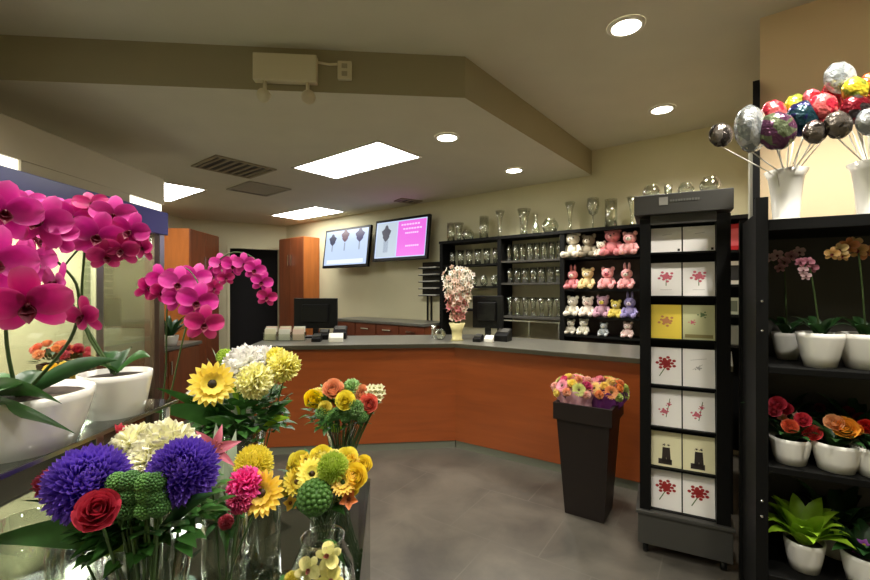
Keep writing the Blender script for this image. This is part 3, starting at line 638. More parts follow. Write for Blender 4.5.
def flower_data(kind, col, c2):
    key = (kind, col, c2)
    if key in _fl: return _fl[key]
    st = random.getstate(); random.seed(str(key)); b = MB(); c = None; cm = pm(c2) if c2 else None
    if kind == 'gerbera':
        for lay, n, L, cu in ((0, 20, 1, .12), (1, 18, .84, .3), (2, 14, .5, .6)):
            for k in range(n): b.petal(Rz(2 * PI * (k + .5 * lay) / n + random.uniform(-.06, .06)) @ Matrix.Translation((0, .12, .02 + .03 * lay)), (L - .12), .25, cu + random.uniform(-.08, .08), .1, nu=6, nv=2, rnd=True)
        c = MB().ball((0, 0, .07), .2, 12, (1, 1, .5), lump=.06)
    elif kind == 'chrysanthemum':
        n = 300
        for k in range(n):
            z = 1 - 1.5 * (k + .5) / n; r = math.sqrt(max(0, 1 - z * z)); a = k * 2.39996
            y = Vector((r * math.cos(a), r * math.sin(a), z)); x = y.cross(Vector((0, 0, 1)))
            if x.length < .05: x = Vector((1, 0, 0))
            x.normalize(); zz = x.cross(y); Mm = Matrix((x, y, zz)).transposed().to_4x4(); Mm.translation = y * .55
            b.petal(Mm @ Rz(random.uniform(-.2, .2)), .46 * random.uniform(.88, 1.08), .15, .5, .7, nu=4, nv=2, rnd=True)
        b.ball((0, 0, 0), .6, 14)
    elif kind == 'carnation':
        n = 110
        for k in range(n):
            z = 1 - 1.15 * (k + .5) / n; r = math.sqrt(max(0, 1 - z * z)); a = k * 2.39996; y = Vector((r * math.cos(a), r * math.sin(a), z))
            x = y.cross(Vector((0, 0, 1)));
            if x.length < .05: x = Vector((1, 0, 0))
            x.normalize(); zz = x.cross(y); Mm = Matrix((x, y, zz)).transposed().to_4x4(); Mm.translation = y * .3
            b.petal(Mm @ Matrix.Rotation(random.uniform(0, 3), 4, 'Y'), .68 * random.uniform(.85, 1.05), .4, .1, .25, 1.4, nu=4, nv=5, wave=.06)
        b.ball((0, 0, 0), .42, 12)
    elif kind == 'rose':
        for lay, (n, R, Hh, tilt) in enumerate(((3, .2, .84, -.14), (4, .36, .92, -.04), (5, .52, .9, .05), (5, .68, .8, .24), (5, .8, .64, .6))):
            for k in range(n):
                a0 = 2 * PI * k / n + lay * .5; vs = []; nu, nv = 6, 8
                for i in range(nu + 1):
                    u = i / nu
                    for j in range(nv + 1):
                        v = 2 * j / nv - 1; ww = math.sin(PI * (.25 + .6 * u)) ** .6
                        an = a0 + v * ww * PI / n * 1.35; rr = (R * (.35 + .75 * math.sin(u * PI / 2)) + tilt * u * u * .3 + .03 * v * v + .02 * k) * .82
                        vs.append(Vector((rr * math.cos(an), rr * math.sin(an), -.45 + Hh * 1.25 * u - .14 * v * v * u)))
                b.add(vs, [(i * 9 + j, i * 9 + j + 1, (i + 1) * 9 + j + 1, (i + 1) * 9 + j) for i in range(nu) for j in range(nv)])
        b.ball((0, 0, -.1), .3, 10)
    elif kind == 'orchid_bloom':
        for a, L, Wd, cu in ((0, .95, .6, -.1), (2.45, .9, .56, -.15), (-2.45, .9, .56, -.15)): b.petal(Rz(a) @ Matrix.Translation((0, .04, -.03)), L, Wd, cu, -.12, nu=10, nv=6, rnd=True)
        for s in (-1, 1): b.petal(Rz(s * 1.25) @ Matrix.Translation((0, .02, .02)), (.93), .88, .08 + .03 * s, .16, nu=12, nv=10, rnd=True, wave=.02)
        c = MB(); c.petal(Matrix.Translation((0, 0, .04)) @ Rz(PI) @ Rx(.5), .5, .36, .3, .4, .8); c.petal(Matrix.Translation((0, -.04, .04)) @ Rz(1.9) @ Rx(.7), .3, .24, .3, .5, .8); c.petal(Matrix.Translation((0, -.04, .04)) @ Rz(-1.9) @ Rx(.7), .3, .24, .3, .5, .8)
        c.ball((0, .02, .1), .075, 8, (1, 1, 1.3))
    elif kind == 'lily':
        for k in range(6): b.petal(Rz(PI / 3 * k) @ Rx(.55), 1.05, .42 if k % 2 else .34, -.25, .3, .75, nu=7, nv=4)
        c = MB()
        for k in range(5): c.tube([(0, 0, 0), (.18 * math.cos(k * 1.26), .18 * math.sin(k * 1.26), .55)], .015, 5); c.ball((.18 * math.cos(k * 1.26), .18 * math.sin(k * 1.26), .57), .05, 6)
    elif kind == 'small_blossom':
        for k in range(5): b.petal(Rz(2 * PI / 5 * k) @ Rx(.3), .95, .75, .0, .15, .7, nu=4, nv=3)
        c = MB().ball((0, 0, .1), .2, 8)
    elif kind == 'button':
        n = 90; b.ball((0, 0, 0), .82, 14, lump=.04)
        for k in range(n):
            z = 1 - 1.5 * (k + .5) / n; r = math.sqrt(max(0, 1 - z * z)); a = k * 2.39996
            b.ball((r * math.cos(a) * .8, r * math.sin(a) * .8, z * .8), .17, 6)
    elif kind == 'tulip':
        for lay in (0, 1):
            for k in range(3): b.petal(Rz(2 * PI / 3 * k + lay) @ Matrix.Translation((0, .18, 0)) @ Rx(1.25), 1.3, .8, -.18, .25, .8, nu=6, nv=4)
    random.setstate(st)
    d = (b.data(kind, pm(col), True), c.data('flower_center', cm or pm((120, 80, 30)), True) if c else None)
    _fl[key] = d; return d
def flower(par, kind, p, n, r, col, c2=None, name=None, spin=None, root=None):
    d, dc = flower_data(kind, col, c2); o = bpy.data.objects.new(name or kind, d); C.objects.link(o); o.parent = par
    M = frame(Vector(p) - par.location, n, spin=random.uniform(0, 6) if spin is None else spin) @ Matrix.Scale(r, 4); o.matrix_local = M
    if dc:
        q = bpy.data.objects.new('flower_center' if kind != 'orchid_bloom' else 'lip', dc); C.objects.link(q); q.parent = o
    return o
def bez(p, q, bend=Vector((0, 0, 0)), n=8):
    p, q = Vector(p), Vector(q); m = (p + q) / 2 + bend
    return [p * (1 - t) ** 2 + m * 2 * t * (1 - t) + q * t * t for t in [i / n for i in range(n + 1)]]
def leafpart(par, p, q, Wd, m, bend=Vector((0, 0, .03)), shape=.7, name='leaf', side=None, keel=.12):
    return MB().ribbon(bez(p, q, bend), Wd, keel, shape, side).build(name, m, par, True)
def potshape(c, z, rt, rb, h, m, par, lip=0):
    pr = [(.001, z), (rb, z), (rb + (rt - rb) * .45, z + h * .35), (rt * .985, z + h * .85), (rt, z + h), (rt * .93, z + h), (rt * .9, z + h * .8), (.001, z + h * .78)]
    if lip: pr[4:5] = [(rt * 1.06, z + h * .86), (rt * 1.06, z + h)]
    return MB().lathe(pr, 32, (c.x, c.y, 0), cap=False).build('pot', m, par, True)

# ---- foreground glass display table and riser (foreground distances x 1.25)
TZ = .675
tx1 = -.30
t = empty('glass_table', (-.85, 1.3, 0), 'clear glass display table carrying the flower arrangements', 'table')
MB().prism([(-1.75, .45), (-.14, .45), (-.30, 2.0), (-1.75, 2.0)], TZ - .014, TZ).build('tabletop', m_shelfglass, t)
MB().prism([(-.155, .46), (-.14, .46), (-.30, 1.99), (-.315, 1.99)], .03, TZ - .0145).build('side_panel', m_shelfglass, t)
MB().prism([(-1.74, 1.97), (-.32, 1.97), (-.32, 1.985), (-1.74, 1.985)], .03, TZ - .0145).build('rear_panel', m_shelfglass, t)
for x, y in ((-.30 - .03, 1.955), (-1.72, 1.955), (-.18, .5), (-1.72, .5)): MB().box(x - .015, x + .015, y - .015, y + .015, 0, TZ - .015).build('leg', m_dgrey, t)
MB().box(-1.70, -.36, 1.0, 1.93, .26, .27).build('lower_shelf', m_shelfglass, t)
t = empty('glass_riser', (-1.1, .85, TZ), 'raised glass shelf carrying the two white orchid pots', 'shelf stand')
SZ = 1.256
MB().box(-1.6, -.695, .55, 1.16, SZ - .01, SZ).build('shelf', m_shelfglass, t)
MB().box(-1.6, -.695, .546, .5495, SZ - .009, SZ - .001).box(-.6945, -.692, .546, 1.16, SZ - .009, SZ - .001).build('edge_strip', m_metal, t)
for x, y in ((-.70, 1.12), (-1.56, 1.12), (-.72, .60), (-1.56, .6)):
    MB().tube([(x, y, TZ + .001), (x, y, SZ - .0105)], .009, 10).build('post', m_chrome, t, True)

# ---- orchids
MAG = (222, 22, 158); MG2 = (206, 8, 120); PKC = (236, 60, 176); LIP = (140, 0, 50)
m_ostem = mat('orchid_stem', (62, 84, 40), .5)
CAMP = Vector((0, 0, H))
def orchid(name, lab, pot_c, z0, pot, stems, blooms, leaves, potmat=m_white):
    t = empty('potted_orchid', (pot_c.x, pot_c.y, z0), lab, 'potted orchid')
    potshape(pot_c, z0, pot[0], pot[1], pot[2], potmat, t)
    MB().lathe([(.001, z0 + pot[2] * .8), (pot[0] * .895, z0 + pot[2] * .8), (pot[0] * .895, z0 + pot[2] * .88), (.001, z0 + pot[2] * .93)], 20, (pot_c.x, pot_c.y, 0), cap=False).build('bark', m_soil, t)
    for s in stems:
        pts = []
        P = [Vector(x) for x in s]
        for i in range(len(P) - 1):          # Catmull-Rom
            a = P[max(i - 1, 0)]; b_ = P[i]; c_ = P[i + 1]; d_ = P[min(i + 2, len(P) - 1)]
            for k in range(6):
                u = k / 6; pts.append(.5 * ((2 * b_) + (c_ - a) * u + (2 * a - 5 * b_ + 4 * c_ - d_) * u * u + (3 * b_ - a - 3 * c_ + d_) * u ** 3))
        pts.append(P[-1]); MB().tube(pts, .0035, 6, .002).build('flower_stem', m_ostem, t, True)
    for (px, py, r, d, yaw, pit, col) in blooms:
        p = at(px, py, d); nrm = (CAMP - p).normalized(); nrm = Matrix.Rotation(math.radians(yaw), 3, 'Z') @ nrm; nrm = (nrm + Vector((0, 0, math.tan(math.radians(pit))))).normalized()
        o = flower(t, 'orchid_bloom', p, nrm, r * d / F, col, LIP, 'blossom', spin=random.uniform(-.35, .35))
    for L in leaves: leafpart(t, *L[:4], **(L[4] if len(L) > 4 else {}))
    return t
D1 = .70
pc = at(18, CY, .80); z0 = SZ
orchid('o', 'front magenta orchid with the largest blossoms, in a white pot on the glass shelf', pc, z0, (.115, .085, .105),
 [[(pc.x, pc.y, z0 + .09), at(6, 330, .74), at(20, 250, .74), at(50, 215, .74)], [(pc.x, pc.y, z0 + .09), at(70, 340, .78), at(78, 290, .76), at(58, 262, .74)]],
 [(4, 212, 33, .66, 10, 0, MAG), (-8, 262, 40, .62, 20, 0, MAG), (28, 304, 40, .60, -5, -25, MG2), (42, 222, 30, .70, -25, 10, MAG), (30, 262, 26, .72, 30, 5, PKC),
  (28, 200, 16, .75, 0, 40, MAG), (57, 283, 23, .68, -68, 0, PKC), (84, 316, 21, .70, -45, -15, MG2), (34, 240, 22, .76, 60, 0, MG2), (58, 235, 20, .74, -20, 10, MAG)],
 [(at(-34, 404, .74), at(76, 434, .67), .045, m_leaf, dict(bend=Vector((0, 0, .02)), side=Vector((-.1, -.45, .9)))), (at(-20, 392, .78), at(62, 404, .70), .04, m_leaf, dict(bend=Vector((0, 0, .03)), side=Vector((0, -.4, .9)))), (Vector((pc.x, pc.y, z0 + .1)), at(-25, 404, .62), .06, m_leaf),
  (Vector((pc.x + .0, pc.y, z0 + .1)), at(118, 360, .86), .05, m_leafd, dict(bend=Vector((0, 0, .03)), side=Vector((.3, .3, .8)))),
  (Vector((pc.x, pc.y, z0 + .1)), at(45, 372, .85), .05, m_leafd), (Vector((pc.x, pc.y, z0 + .1)), at(-40, 380, .8), .06, m_leaf)])
pc = at(116, CY, 1.02)
orchid('o', 'middle magenta orchid in a smaller white pot at the corner of the glass shelf', pc, z0, (.074, .056, .10),
 [[(pc.x, pc.y, z0 + .09), at(86, 330, 1.0), at(83, 270, .98), at(95, 235, .96), at(150, 252, .96)], [(pc.x, pc.y, z0 + .09), at(70, 300, 1.0), at(60, 275, 1.0), at(82, 245, .96)]],
 [(72, 218, 20, .95, 15, 10, MAG), (97, 236, 26, .92, 0, -5, MAG), (114, 216, 22, .96, -10, 10, PKC), (92, 205, 17, .98, 0, 30, MG2), (131, 232, 21, .95, -30, 0, MAG), (143, 248, 15, .96, -50, 0, MG2),
  (106, 256, 18, .93, 10, -20, MG2), (60, 232, 20, .97, 40, 0, MAG), (80, 238, 22, .94, 20, -10, PKC), (122, 250, 18, .94, -20, -10, MG2), (64, 208, 14, .98, 0, 30, PKC)],
 [(Vector((pc.x, pc.y, z0 + .1)), at(150, 357, 1.04), .04, m_leaf, dict(bend=Vector((0, 0, .04)), side=Vector((.2, .5, .7)))), (Vector((pc.x, pc.y, z0 + .1)), at(132, 348, 1.06), .045, m_leafd, dict(bend=Vector((0, 0, .03)), side=Vector((.5, .1, .3)))),
  (Vector((pc.x, pc.y, z0 + .1)), at(78, 372, .96), .04, m_leaf), (Vector((pc.x, pc.y, z0 + .1)), at(108, 352, 1.08), .045, m_leafd)])
pc = at(150, CY, 1.62)
S1 = at(163, 300, 1.5)
orchid('o', 'arching magenta orchid with two sprays behind the yellow and white arrangement', pc, TZ, (.085, .06, .14),
 [[(pc.x, pc.y, TZ + .13), at(165, 380, 1.58), at(168, 300, 1.5), at(185, 268, 1.45), at(206, 300, 1.42), at(207, 330, 1.42)],
  [(pc.x + .01, pc.y, TZ + .13), at(176, 370, 1.62), at(198, 290, 1.6), at(228, 254, 1.6), at(258, 262, 1.6), at(268, 302, 1.6)]],
 [(147, 288, 14, 1.42, 40, 0, MG2), (162, 280, 17, 1.45, 20, 0, MAG), (178, 284, 19, 1.42, 0, 0, PKC), (195, 278, 17, 1.47, -10, 15, MAG), (197, 302, 21, 1.4, 0, -5, MAG), (204, 324, 20, 1.38, 5, -10, MG2), (178, 298, 16, 1.42, 10, -10, MAG), (160, 292, 13, 1.42, 30, -10, MG2),
  (212, 276, 11, 1.6, 20, 0, MAG), (221, 264, 12, 1.6, 0, 10, PKC), (233, 266, 12, 1.58, 0, 0, MAG), (244, 264, 12, 1.58, 0, 0, PKC), (255, 270, 12, 1.58, -10, 0, MAG), (262, 282, 12, 1.58, -10, -5, MAG), (267, 297, 11, 1.58, 0, -10, MG2), (226, 278, 9, 1.58, 0, -10, MG2), (214, 288, 9, 1.6, 10, -5, MG2)],
 [(Vector((pc.x, pc.y, TZ + .13)), Vector((pc.x - .2, pc.y + .05, TZ + .12)), .06, m_leafd, dict(bend=Vector((0, 0, .08)))), (Vector((pc.x, pc.y, TZ + .13)), Vector((pc.x + .16, pc.y + .1, TZ + .14)), .06, m_leafd, dict(bend=Vector((0, 0, .08))))])

# ---- vase arrangements
for px, d, k, s_, lb in ((28, 1.02, 'cylinder vase', 1.5, 'empty glass cylinder vase under the glass shelf, nearest the view edge'), (75, 1.08, 'cylinder vase', 1.3, 'empty glass cylinder vase under the glass shelf behind the purple mum'), (262, 1.3, 'cylinder vase', 1.2, 'empty glass cylinder vase between the gerbera and the yellow domed bouquet')):
    p_ = at(px, CY, d); g_ = glassware(k, p_, TZ, s_, lb, 'empty glass vases on the table')
    g_.data = g_.data.copy(); g_.data.materials[0] = m_glass
def vase(t, c, z, r, h, kind='cyl', water=.6):
    pr = {'cyl': [(r, 0), (r, h * .5), (r * 1.02, h)], 'flare': [(r * .8, 0), (r * .72, h * .25), (r * .85, h * .6), (r * 1.25, h)], 'globe': [(r * .5, 0), (r * .85, h * .15), (r, h * .42), (r * .9, h * .7), (r * .62, h * .93), (r * .66, h)]}[kind]
    MB().lathe([(a, b_ + z) for a, b_ in ring(pr, .003)], 28, (c.x, c.y, 0), cap=False).build('vase', m_glass, t, True)
def arrangement(lab, px, d, z, vr, vh, vk, fl, leaves, hub=None, filler=0, fr=.1, fh=0, fw=.02, fm=None, stems=True, name='flower_arrangement'):
    c = at(px, CY, d); t = empty(name, (c.x, c.y, z), lab, 'flower arrangement'); vase(t, c, z, vr, vh, vk)
    hub = Vector((c.x, c.y, z + vh * .95)) if hub is None else hub
    for (kind, x, y, r, dd, yaw, pit, col, c2) in fl:
        p = at(x, y, dd); n = (CAMP - p).normalized(); n = Matrix.Rotation(math.radians(yaw), 3, 'Z') @ n
        n = (n + Vector((0, 0, math.tan(math.radians(pit))))).normalized()
        o = flower(t, kind, p, n, r * dd / F, col, c2)
        MB().tube(bez(p - n * r * dd / F * .3, hub + Vector((random.uniform(-.4, .4) * vr, random.uniform(-.4, .4) * vr, -vh * .85 + .02)), (hub - p) * .25), .0025, 5).build('flower_stem', m_stem, t, True)
    for L in leaves: leafpart(t, hub, at(*L[0]), L[1], L[2], **(L[3] if len(L) > 3 else {}))
    if filler:
        b = MB()
        for k in range(filler):
            th = random.uniform(0, 2 * PI); ph = random.uniform(-.5, .55); dr = Vector((math.cos(th) * math.cos(ph), math.sin(th) * math.cos(ph), math.sin(ph)))
            p = hub + Vector((0, 0, fh)) + dr * fr * random.uniform(.45, .85); q = p + (dr + Vector((random.uniform(-.5, .5), random.uniform(-.5, .5), random.uniform(-.2, .5)))) * .035
            b.ribbon(bez(p, q, Vector((0, 0, .008)), 4), fw, .1, nv=2)
        b.build('foliage', fm or m_leafd, t, True)['kind'] = 'stuff'
    return t
PUR = (112, 66, 206); CRE = (255, 254, 214); YEL = (250, 224, 20); YL2 = (250, 240, 100); WHI = (255, 255, 246)
RED = (204, 34, 56); HOT = (240, 40, 150); DPK = (196, 96, 116); LIM = (176, 210, 60); GRN = (70, 116, 50); ORA = (240, 130, 40); COR = (240, 126, 104); PEA = (244, 172, 128)
def lf(x, y, d): return (x, y, d)
arrangement('large arrangement with two purple mums, a cream mum and a red rose', 152, .86, TZ, .066, .40, 'flare',
 [('chrysanthemum', 88, 483, 37, .76, 0, 25, PUR, None), ('chrysanthemum', 184, 471, 33, .80, -5, 20, PUR, None), ('carnation', 165, 452, 34, .88, -5, 50, CRE, None),
  ('carnation', 136, 446, 24, .88, 10, 45, CRE, None), ('carnation', 150, 464, 22, .84, 0, 40, CRE, None), ('rose', 98, 511, 22, .70, -5, 22, (186, 46, 66), None), ('carnation', 50, 484, 16, .80, 20, 10, (214, 60, 100), None),
  ('tulip', 118, 434, 8, .88, 40, 60, (210, 50, 70), None)] + [('button', 118 + 13 * (k % 4) + random.uniform(-3, 3), 482 + 13 * (k // 4) + random.uniform(-3, 3), 11, .745, 0, 20, (64, 112, 44) if k % 2 else (84, 134, 54), None) for k in range(12)],
 [(lf(-30, 545, .72), .065, m_leaf, dict(bend=Vector((0, 0, .04)), side=Vector((.3, .3, .7)))), (lf(205, 500, .78), .07, m_leaf, dict(side=Vector((.4, .2, .7)))), (lf(92, 562, .74), .05, m_leafl, dict(bend=Vector((0, -.03, .03)), side=Vector((.8, .1, .5)))), (lf(60, 535, .76), .06, m_leafd), (lf(80, 540, .72), .06, m_leaf), (lf(214, 494, .72), .06, m_leafd, dict(side=Vector((.4, -.3, .9)))), (lf(62, 532, .70), .05, m_leaf, dict(side=Vector((.4, -.3, .9)))), (lf(160, 536, .72), .06, m_leafd, dict(side=Vector((1, 0, .3)))), (lf(130, 540, .72), .06, m_leaf, dict(side=Vector((1, 0, .2)))), (lf(108, 536, .72), .05, m_leafd, dict(side=Vector((1, 0, .5)))), (lf(190, 524, .72), .06, m_leafd, dict(side=Vector((1, 0, .6)))), (lf(20, 500, .8), .04, m_leafd)],
 filler=170, fr=.13, fh=.05, fw=.028, fm=m_leaf)
arrangement('small arrangement with hot pink carnation, yellow gerbera and dusty pink lily', 224, 1.12, TZ, .052, .3, 'cyl',
 [('gerbera', 262, 493, 23, 1.02, -20, 0, (250, 212, 24), (90, 60, 14)), ('carnation', 245, 485, 19, 1.02, 5, 5, HOT, None), ('carnation', 240, 500, 14, 1.0, 0, -5, (214, 28, 110), None), ('chrysanthemum', 254, 464, 19, 1.12, 0, 50, (240, 230, 60), None),
  ('lily', 212, 452, 26, 1.1, 25, 20, DPK, (180, 90, 90)), ('carnation', 226, 522, 8, 1.03, 0, 0, (190, 30, 60), None)],
 [(lf(232, 540, 1.0), .05, m_leafd, dict(side=Vector((1, 0, .1)))), (lf(184, 427, 1.16), .05, m_leafs, dict(side=Vector((1, 0, .3)))), (lf(216, 423, 1.2), .055, m_leafs, dict(side=Vector((1, 0, .3)))), (lf(236, 430, 1.2), .04, m_leafs, dict(side=Vector((1, .2, 0)))), (lf(275, 472, 1.12), .04, m_leaf, dict(side=Vector((.6, .1, .6)))), (lf(200, 505, 1.02), .05, m_leaf, dict(side=Vector((.6, .1, .7)))), (lf(226, 555, 1.0), .035, m_leaf, dict(side=Vector((1, 0, .2))))],
 filler=50, fr=.08, fh=.02)
arrangement('tall arrangement with white and yellow mums and a yellow gerbera, nearest the counter', 244, 1.42, TZ, .058, .42, 'flare',
 [('carnation', 246, 367, 24, 1.40, 5, 35, WHI, None), ('carnation', 263, 364, 20, 1.44, -5, 35, WHI, None), ('carnation', 255, 381, 20, 1.32, 0, 15, (254, 252, 176), None), ('carnation', 285, 367, 18, 1.38, -25, 20, (254, 248, 140), None), ('carnation', 277, 358, 12, 1.42, -15, 40, (246, 240, 90), None), ('gerbera', 212, 384, 23, 1.30, 5, 5, (250, 226, 60), (60, 44, 10)),
  ('carnation', 193, 396, 8, 1.3, 20, 0, WHI, None), ('button', 225, 357, 9, 1.45, 0, 30, LIM, None)],
 [(lf(148, 412, 1.16), .075, m_leaf, dict(side=Vector((.15, -.3, .95)), bend=Vector((0, -.04, .08)))), (lf(156, 388, 1.22), .05, m_leaf, dict(side=Vector((.2, -.3, .9)), bend=Vector((0, -.04, .06)))), (lf(205, 418, 1.16), .06, m_leaf, dict(side=Vector((.4, -.3, .9)))), (lf(293, 400, 1.34), .07, m_leaf, dict(side=Vector((.3, .2, .8)))), (lf(290, 418, 1.34), .05, m_leafl, dict(side=Vector((.3, .2, .8)))), (lf(175, 404, 1.26), .075, m_leafd, dict(side=Vector((.3, .2, .9)))), (lf(205, 412, 1.28), .06, m_leaf, dict(side=Vector((.5, .1, .8)))), (lf(235, 415, 1.3), .06, m_leafd),
  (lf(212, 348, 1.45), .018, m_leafs, dict(shape=.9)), (lf(219, 345, 1.45), .018, m_leafl, dict(shape=.9)), (lf(228, 345, 1.45), .02, m_leafl, dict(shape=.9)), (lf(207, 358, 1.45), .016, m_leafs), (lf(236, 352, 1.45), .018, m_leaf)],
 filler=260, fr=.17, fh=.07, fw=.035, fm=m_leaf)
arrangement('round mixed bouquet of coral and yellow roses at the back of the table', 341, 1.86, TZ, .052, .28, 'flare',
 [('rose', 313, 400, 11, 1.78, 20, 20, YEL, None), ('rose', 333, 390, 12, 1.80, 0, 35, PEA, None), ('rose', 345, 401, 11, 1.72, 0, 15, (246, 232, 80), None), ('rose', 369, 404, 11, 1.76, -15, 10, COR, None), ('carnation', 352, 388, 10, 1.82, 0, 40, (160, 206, 120), None), ('carnation', 322, 396, 9, 1.84, 10, 30, (150, 190, 100), None), ('rose', 325, 408, 8, 1.74, 10, 10, (240, 226, 110), None), ('carnation', 356, 408, 9, 1.72, -5, 10, (120, 170, 80), None),
  ('rose', 362, 394, 10, 1.8, -10, 30, PEA, None)] + [('small_blossom', 370 + 4 * (k % 4) + random.uniform(-2, 2), 388 + 5 * (k // 4), 5, 1.78, -10, 30, (226, 226, 180), (200, 190, 90)) for k in range(12)] + [('button', 322 + 8 * k, 413 + 3 * (k % 2), 7, 1.74, 0, 10, (90, 140, 66), None) for k in range(6)] + [(('carnation', 'rose')[k % 2], 344 + 33 * math.cos(k * 2.4) * (k / 14) ** .5, 401 + 12 * math.sin(k * 2.4) * (k / 14) ** .5, 8.5, 1.82, -20 * math.cos(k * 2.4), 30, [(140, 190, 100), (240, 150, 100), (244, 232, 120), (200, 214, 150), (110, 160, 80)][k % 5], None) for k in range(14)],
 [(lf(313, 428, 1.8), .05, m_leafl, dict(side=Vector((.8, 0, .5)))), (lf(372, 424, 1.8), .05, m_leafd)],
 filler=300, fr=.16, fh=.10, fw=.022, fm=m_leaf)
dome = [('gerbera', 312, 474, 16, 1.36, 5, 10, (254, 240, 90), (90, 60, 10)), ('chrysanthemum', 333, 468, 16, 1.36, 0, 40, (190, 214, 60), None), ('rose', 347, 459, 13, 1.42, -5, 40, (252, 238, 100), None),
 ('rose', 356, 477, 14, 1.36, -20, 10, (252, 228, 70), None), ('rose', 300, 463, 13, 1.42, 15, 40, (248, 236, 90), None), ('rose', 322, 457, 13, 1.42, 0, 50, (250, 234, 80), None), ('gerbera', 296, 482, 15, 1.38, 30, 5, (250, 228, 60), (120, 80, 10)),
 ('small_blossom', 349, 499, 11, 1.34, -10, -5, ORA, (120, 50, 10)), ('button', 315, 497, 19, 1.32, 0, 5, (74, 120, 40), None), ('gerbera', 343, 482, 14, 1.34, -10, 10, (246, 206, 40), (60, 90, 20)), ('rose', 364, 466, 11, 1.44, -30, 20, (246, 224, 70), None),
 ('small_blossom', 290, 503, 9, 1.40, 20, -5, (240, 190, 40), (120, 60, 10)), ('rose', 286, 488, 9, 1.44, 30, 10, (246, 232, 90), None), ('small_blossom', 336, 492, 6, 1.33, 0, 0, (40, 60, 20), (20, 30, 10))]
for k in range(26):
    a_ = k * 2.4; q_ = ((k + 1) / 26) ** .5; dome.append((('small_blossom', 'carnation')[k % 2], 326 + 36 * q_ * math.cos(a_), 472 + 18 * q_ * math.sin(a_), 6.5 if k % 2 else 8, 1.37 + .05 * q_, -35 * q_ * math.cos(a_), 20, [(248, 230, 70), (206, 216, 80), (250, 220, 50), (240, 236, 120)][(k // 2) % 4], (150, 110, 30)))
arrangement('yellow domed bouquet of roses and gerberas at the right corner of the glass table', 323, 1.46, TZ, .042, .15, 'cyl', dome + [(('carnation', 'rose', 'carnation')[k % 3], 326 + 36 * math.cos(k * 2.4) * (k / 20) ** .5, 478 + 22 * math.sin(k * 2.4) * (k / 20) ** .5, 10, 1.42, -25 * math.cos(k * 2.4), 30, [(244, 226, 60), (196, 210, 70), (250, 214, 40), (236, 230, 110)][k % 4], None) for k in range(20)],
 [(lf(345, 515, 1.36), .05, m_leaf, dict(side=Vector((.9, .1, .3)))), (lf(282, 512, 1.4), .05, m_leafd), (lf(282, 472, 1.46), .04, m_leaf)], filler=200, fr=.12, fh=.09, fm=m_leaf)
t = arrangement('yellow orchid blossoms inside a round clear glass globe vase on the glass table', 323, 1.12, TZ, .085, .235, 'globe',
 [('orchid_bloom', 328, 556, 14, 1.08, 0, 10, (244, 234, 140), (200, 90, 70)), ('orchid_bloom', 308, 570, 14, 1.07, 15, 0, (240, 232, 150), (190, 90, 80)), ('orchid_bloom', 330, 580, 15, 1.06, -5, 0, (238, 226, 120), (190, 90, 80)), ('orchid_bloom', 318, 592, 13, 1.06, -5, 0, (238, 226, 120), (190, 90, 80))],
 [(lf(345, 566, 1.12), .03, m_leaf, dict(side=Vector((1, 0, .2))))], filler=0)
arrangement('little yellow blossom in a short glass at the front of the glass table', 285, 1.10, TZ, .03, .14, 'cyl', [('carnation', 292, 580, 9, 1.08, 0, 20, (236, 226, 80), None)], [(lf(275, 590, 1.1), .02, m_leaf)])

# ------------------------------------------------------------------ flower cooler
X0 = -2.48
t = empty('flower_cooler', (X0 - .4, 2.2, 0), 'glass fronted flower cooler with a blue band and beige fascia', 'cooler')
Y1 = 3.94; Y0 = .3
m_in = mat('cooler_liner_cream', (214, 208, 170), .5); m_fas = mat('beige_fascia', (176, 166, 138), .7, noise=.03, scale=3)
MB().box(X0 - .75, X0 + .0, Y0, Y1, 2.33, 2.56).build('fascia', m_fas, t)
MB().box(X0 - .7, X0 + .03, Y0, Y1 + .01, 2.05, 2.255).build('blue_band', m_blue, t, bevel=.004)
m_glint = mat('glint_glow', (255, 250, 230), .5, emit=1.6)
MB().box(X0 - .7, X0 - .004, 2.58, 3.50, 2.2555, 2.3295).box(X0 - .7, X0 - .004, Y0, 2.3, 2.2555, 2.3295).build('valance', m_fas, t)
for y0, y1 in ((2.301, 2.579), (3.501, 3.93)): MB().box(X0 - .7, X0 - .02, y0, y1, 2.2555, 2.3295).build('painted_glint', m_glint, t)  # glowing boxes painted in for the glints between fascia and band
MB().box(X0 - .75, X0 - .70, Y0, Y1, .0, 2.0495).build('rear_wall', m_in, t)
MB().box(X0 - .6995, X0 - .02, Y1 - .06, Y1 - .04, .1, 2.0495).build('end_pane', m_pane, t)
MB().box(X0 - .6995, X0 + .0, Y0, Y1, .0, .30).build('base', m_dgrey, t)
MB().box(X0 - .08, X0 + .006, 3.79, 3.855, .3005, 2.0495).build('bronze_post', mat('bronze_trim', (92, 74, 60), .4, .4), t)
for y in (1.15, 1.95, 2.36, 3.18, 3.90):
    MB().box(X0 - .04, X0 + .005, y - .035, y + .035, .3005, 2.0495).build('door_post', m_metal, t, bevel=.004)
MB().box(X0 - .60, X0 - .04, 3.93, 3.955, 1.2, 2.04).build('end_trim', mat('bronze_trim', (104, 84, 66), .4, .5), t)
for y0, y1 in ((1.2, 1.9), (2.0, 2.32), (2.4, 3.14), (3.22, 3.785)):
    MB().box(X0 - .02, X0 - .012, y0, y1, .32, 2.03).build('glass_door', m_pane, t)
for z in (.78,): MB().box(X0 - .68, X0 - .06, Y0 + .05, Y1 - .07, z - .012, z).build('shelf', m_metal, t)
l = bpy.data.lights.new('cooler_lamp', 'AREA'); l.shape = 'RECTANGLE'; l.size = .25; l.size_y = 3.2; l.energy = 60; l.color = (1, .96, .84)
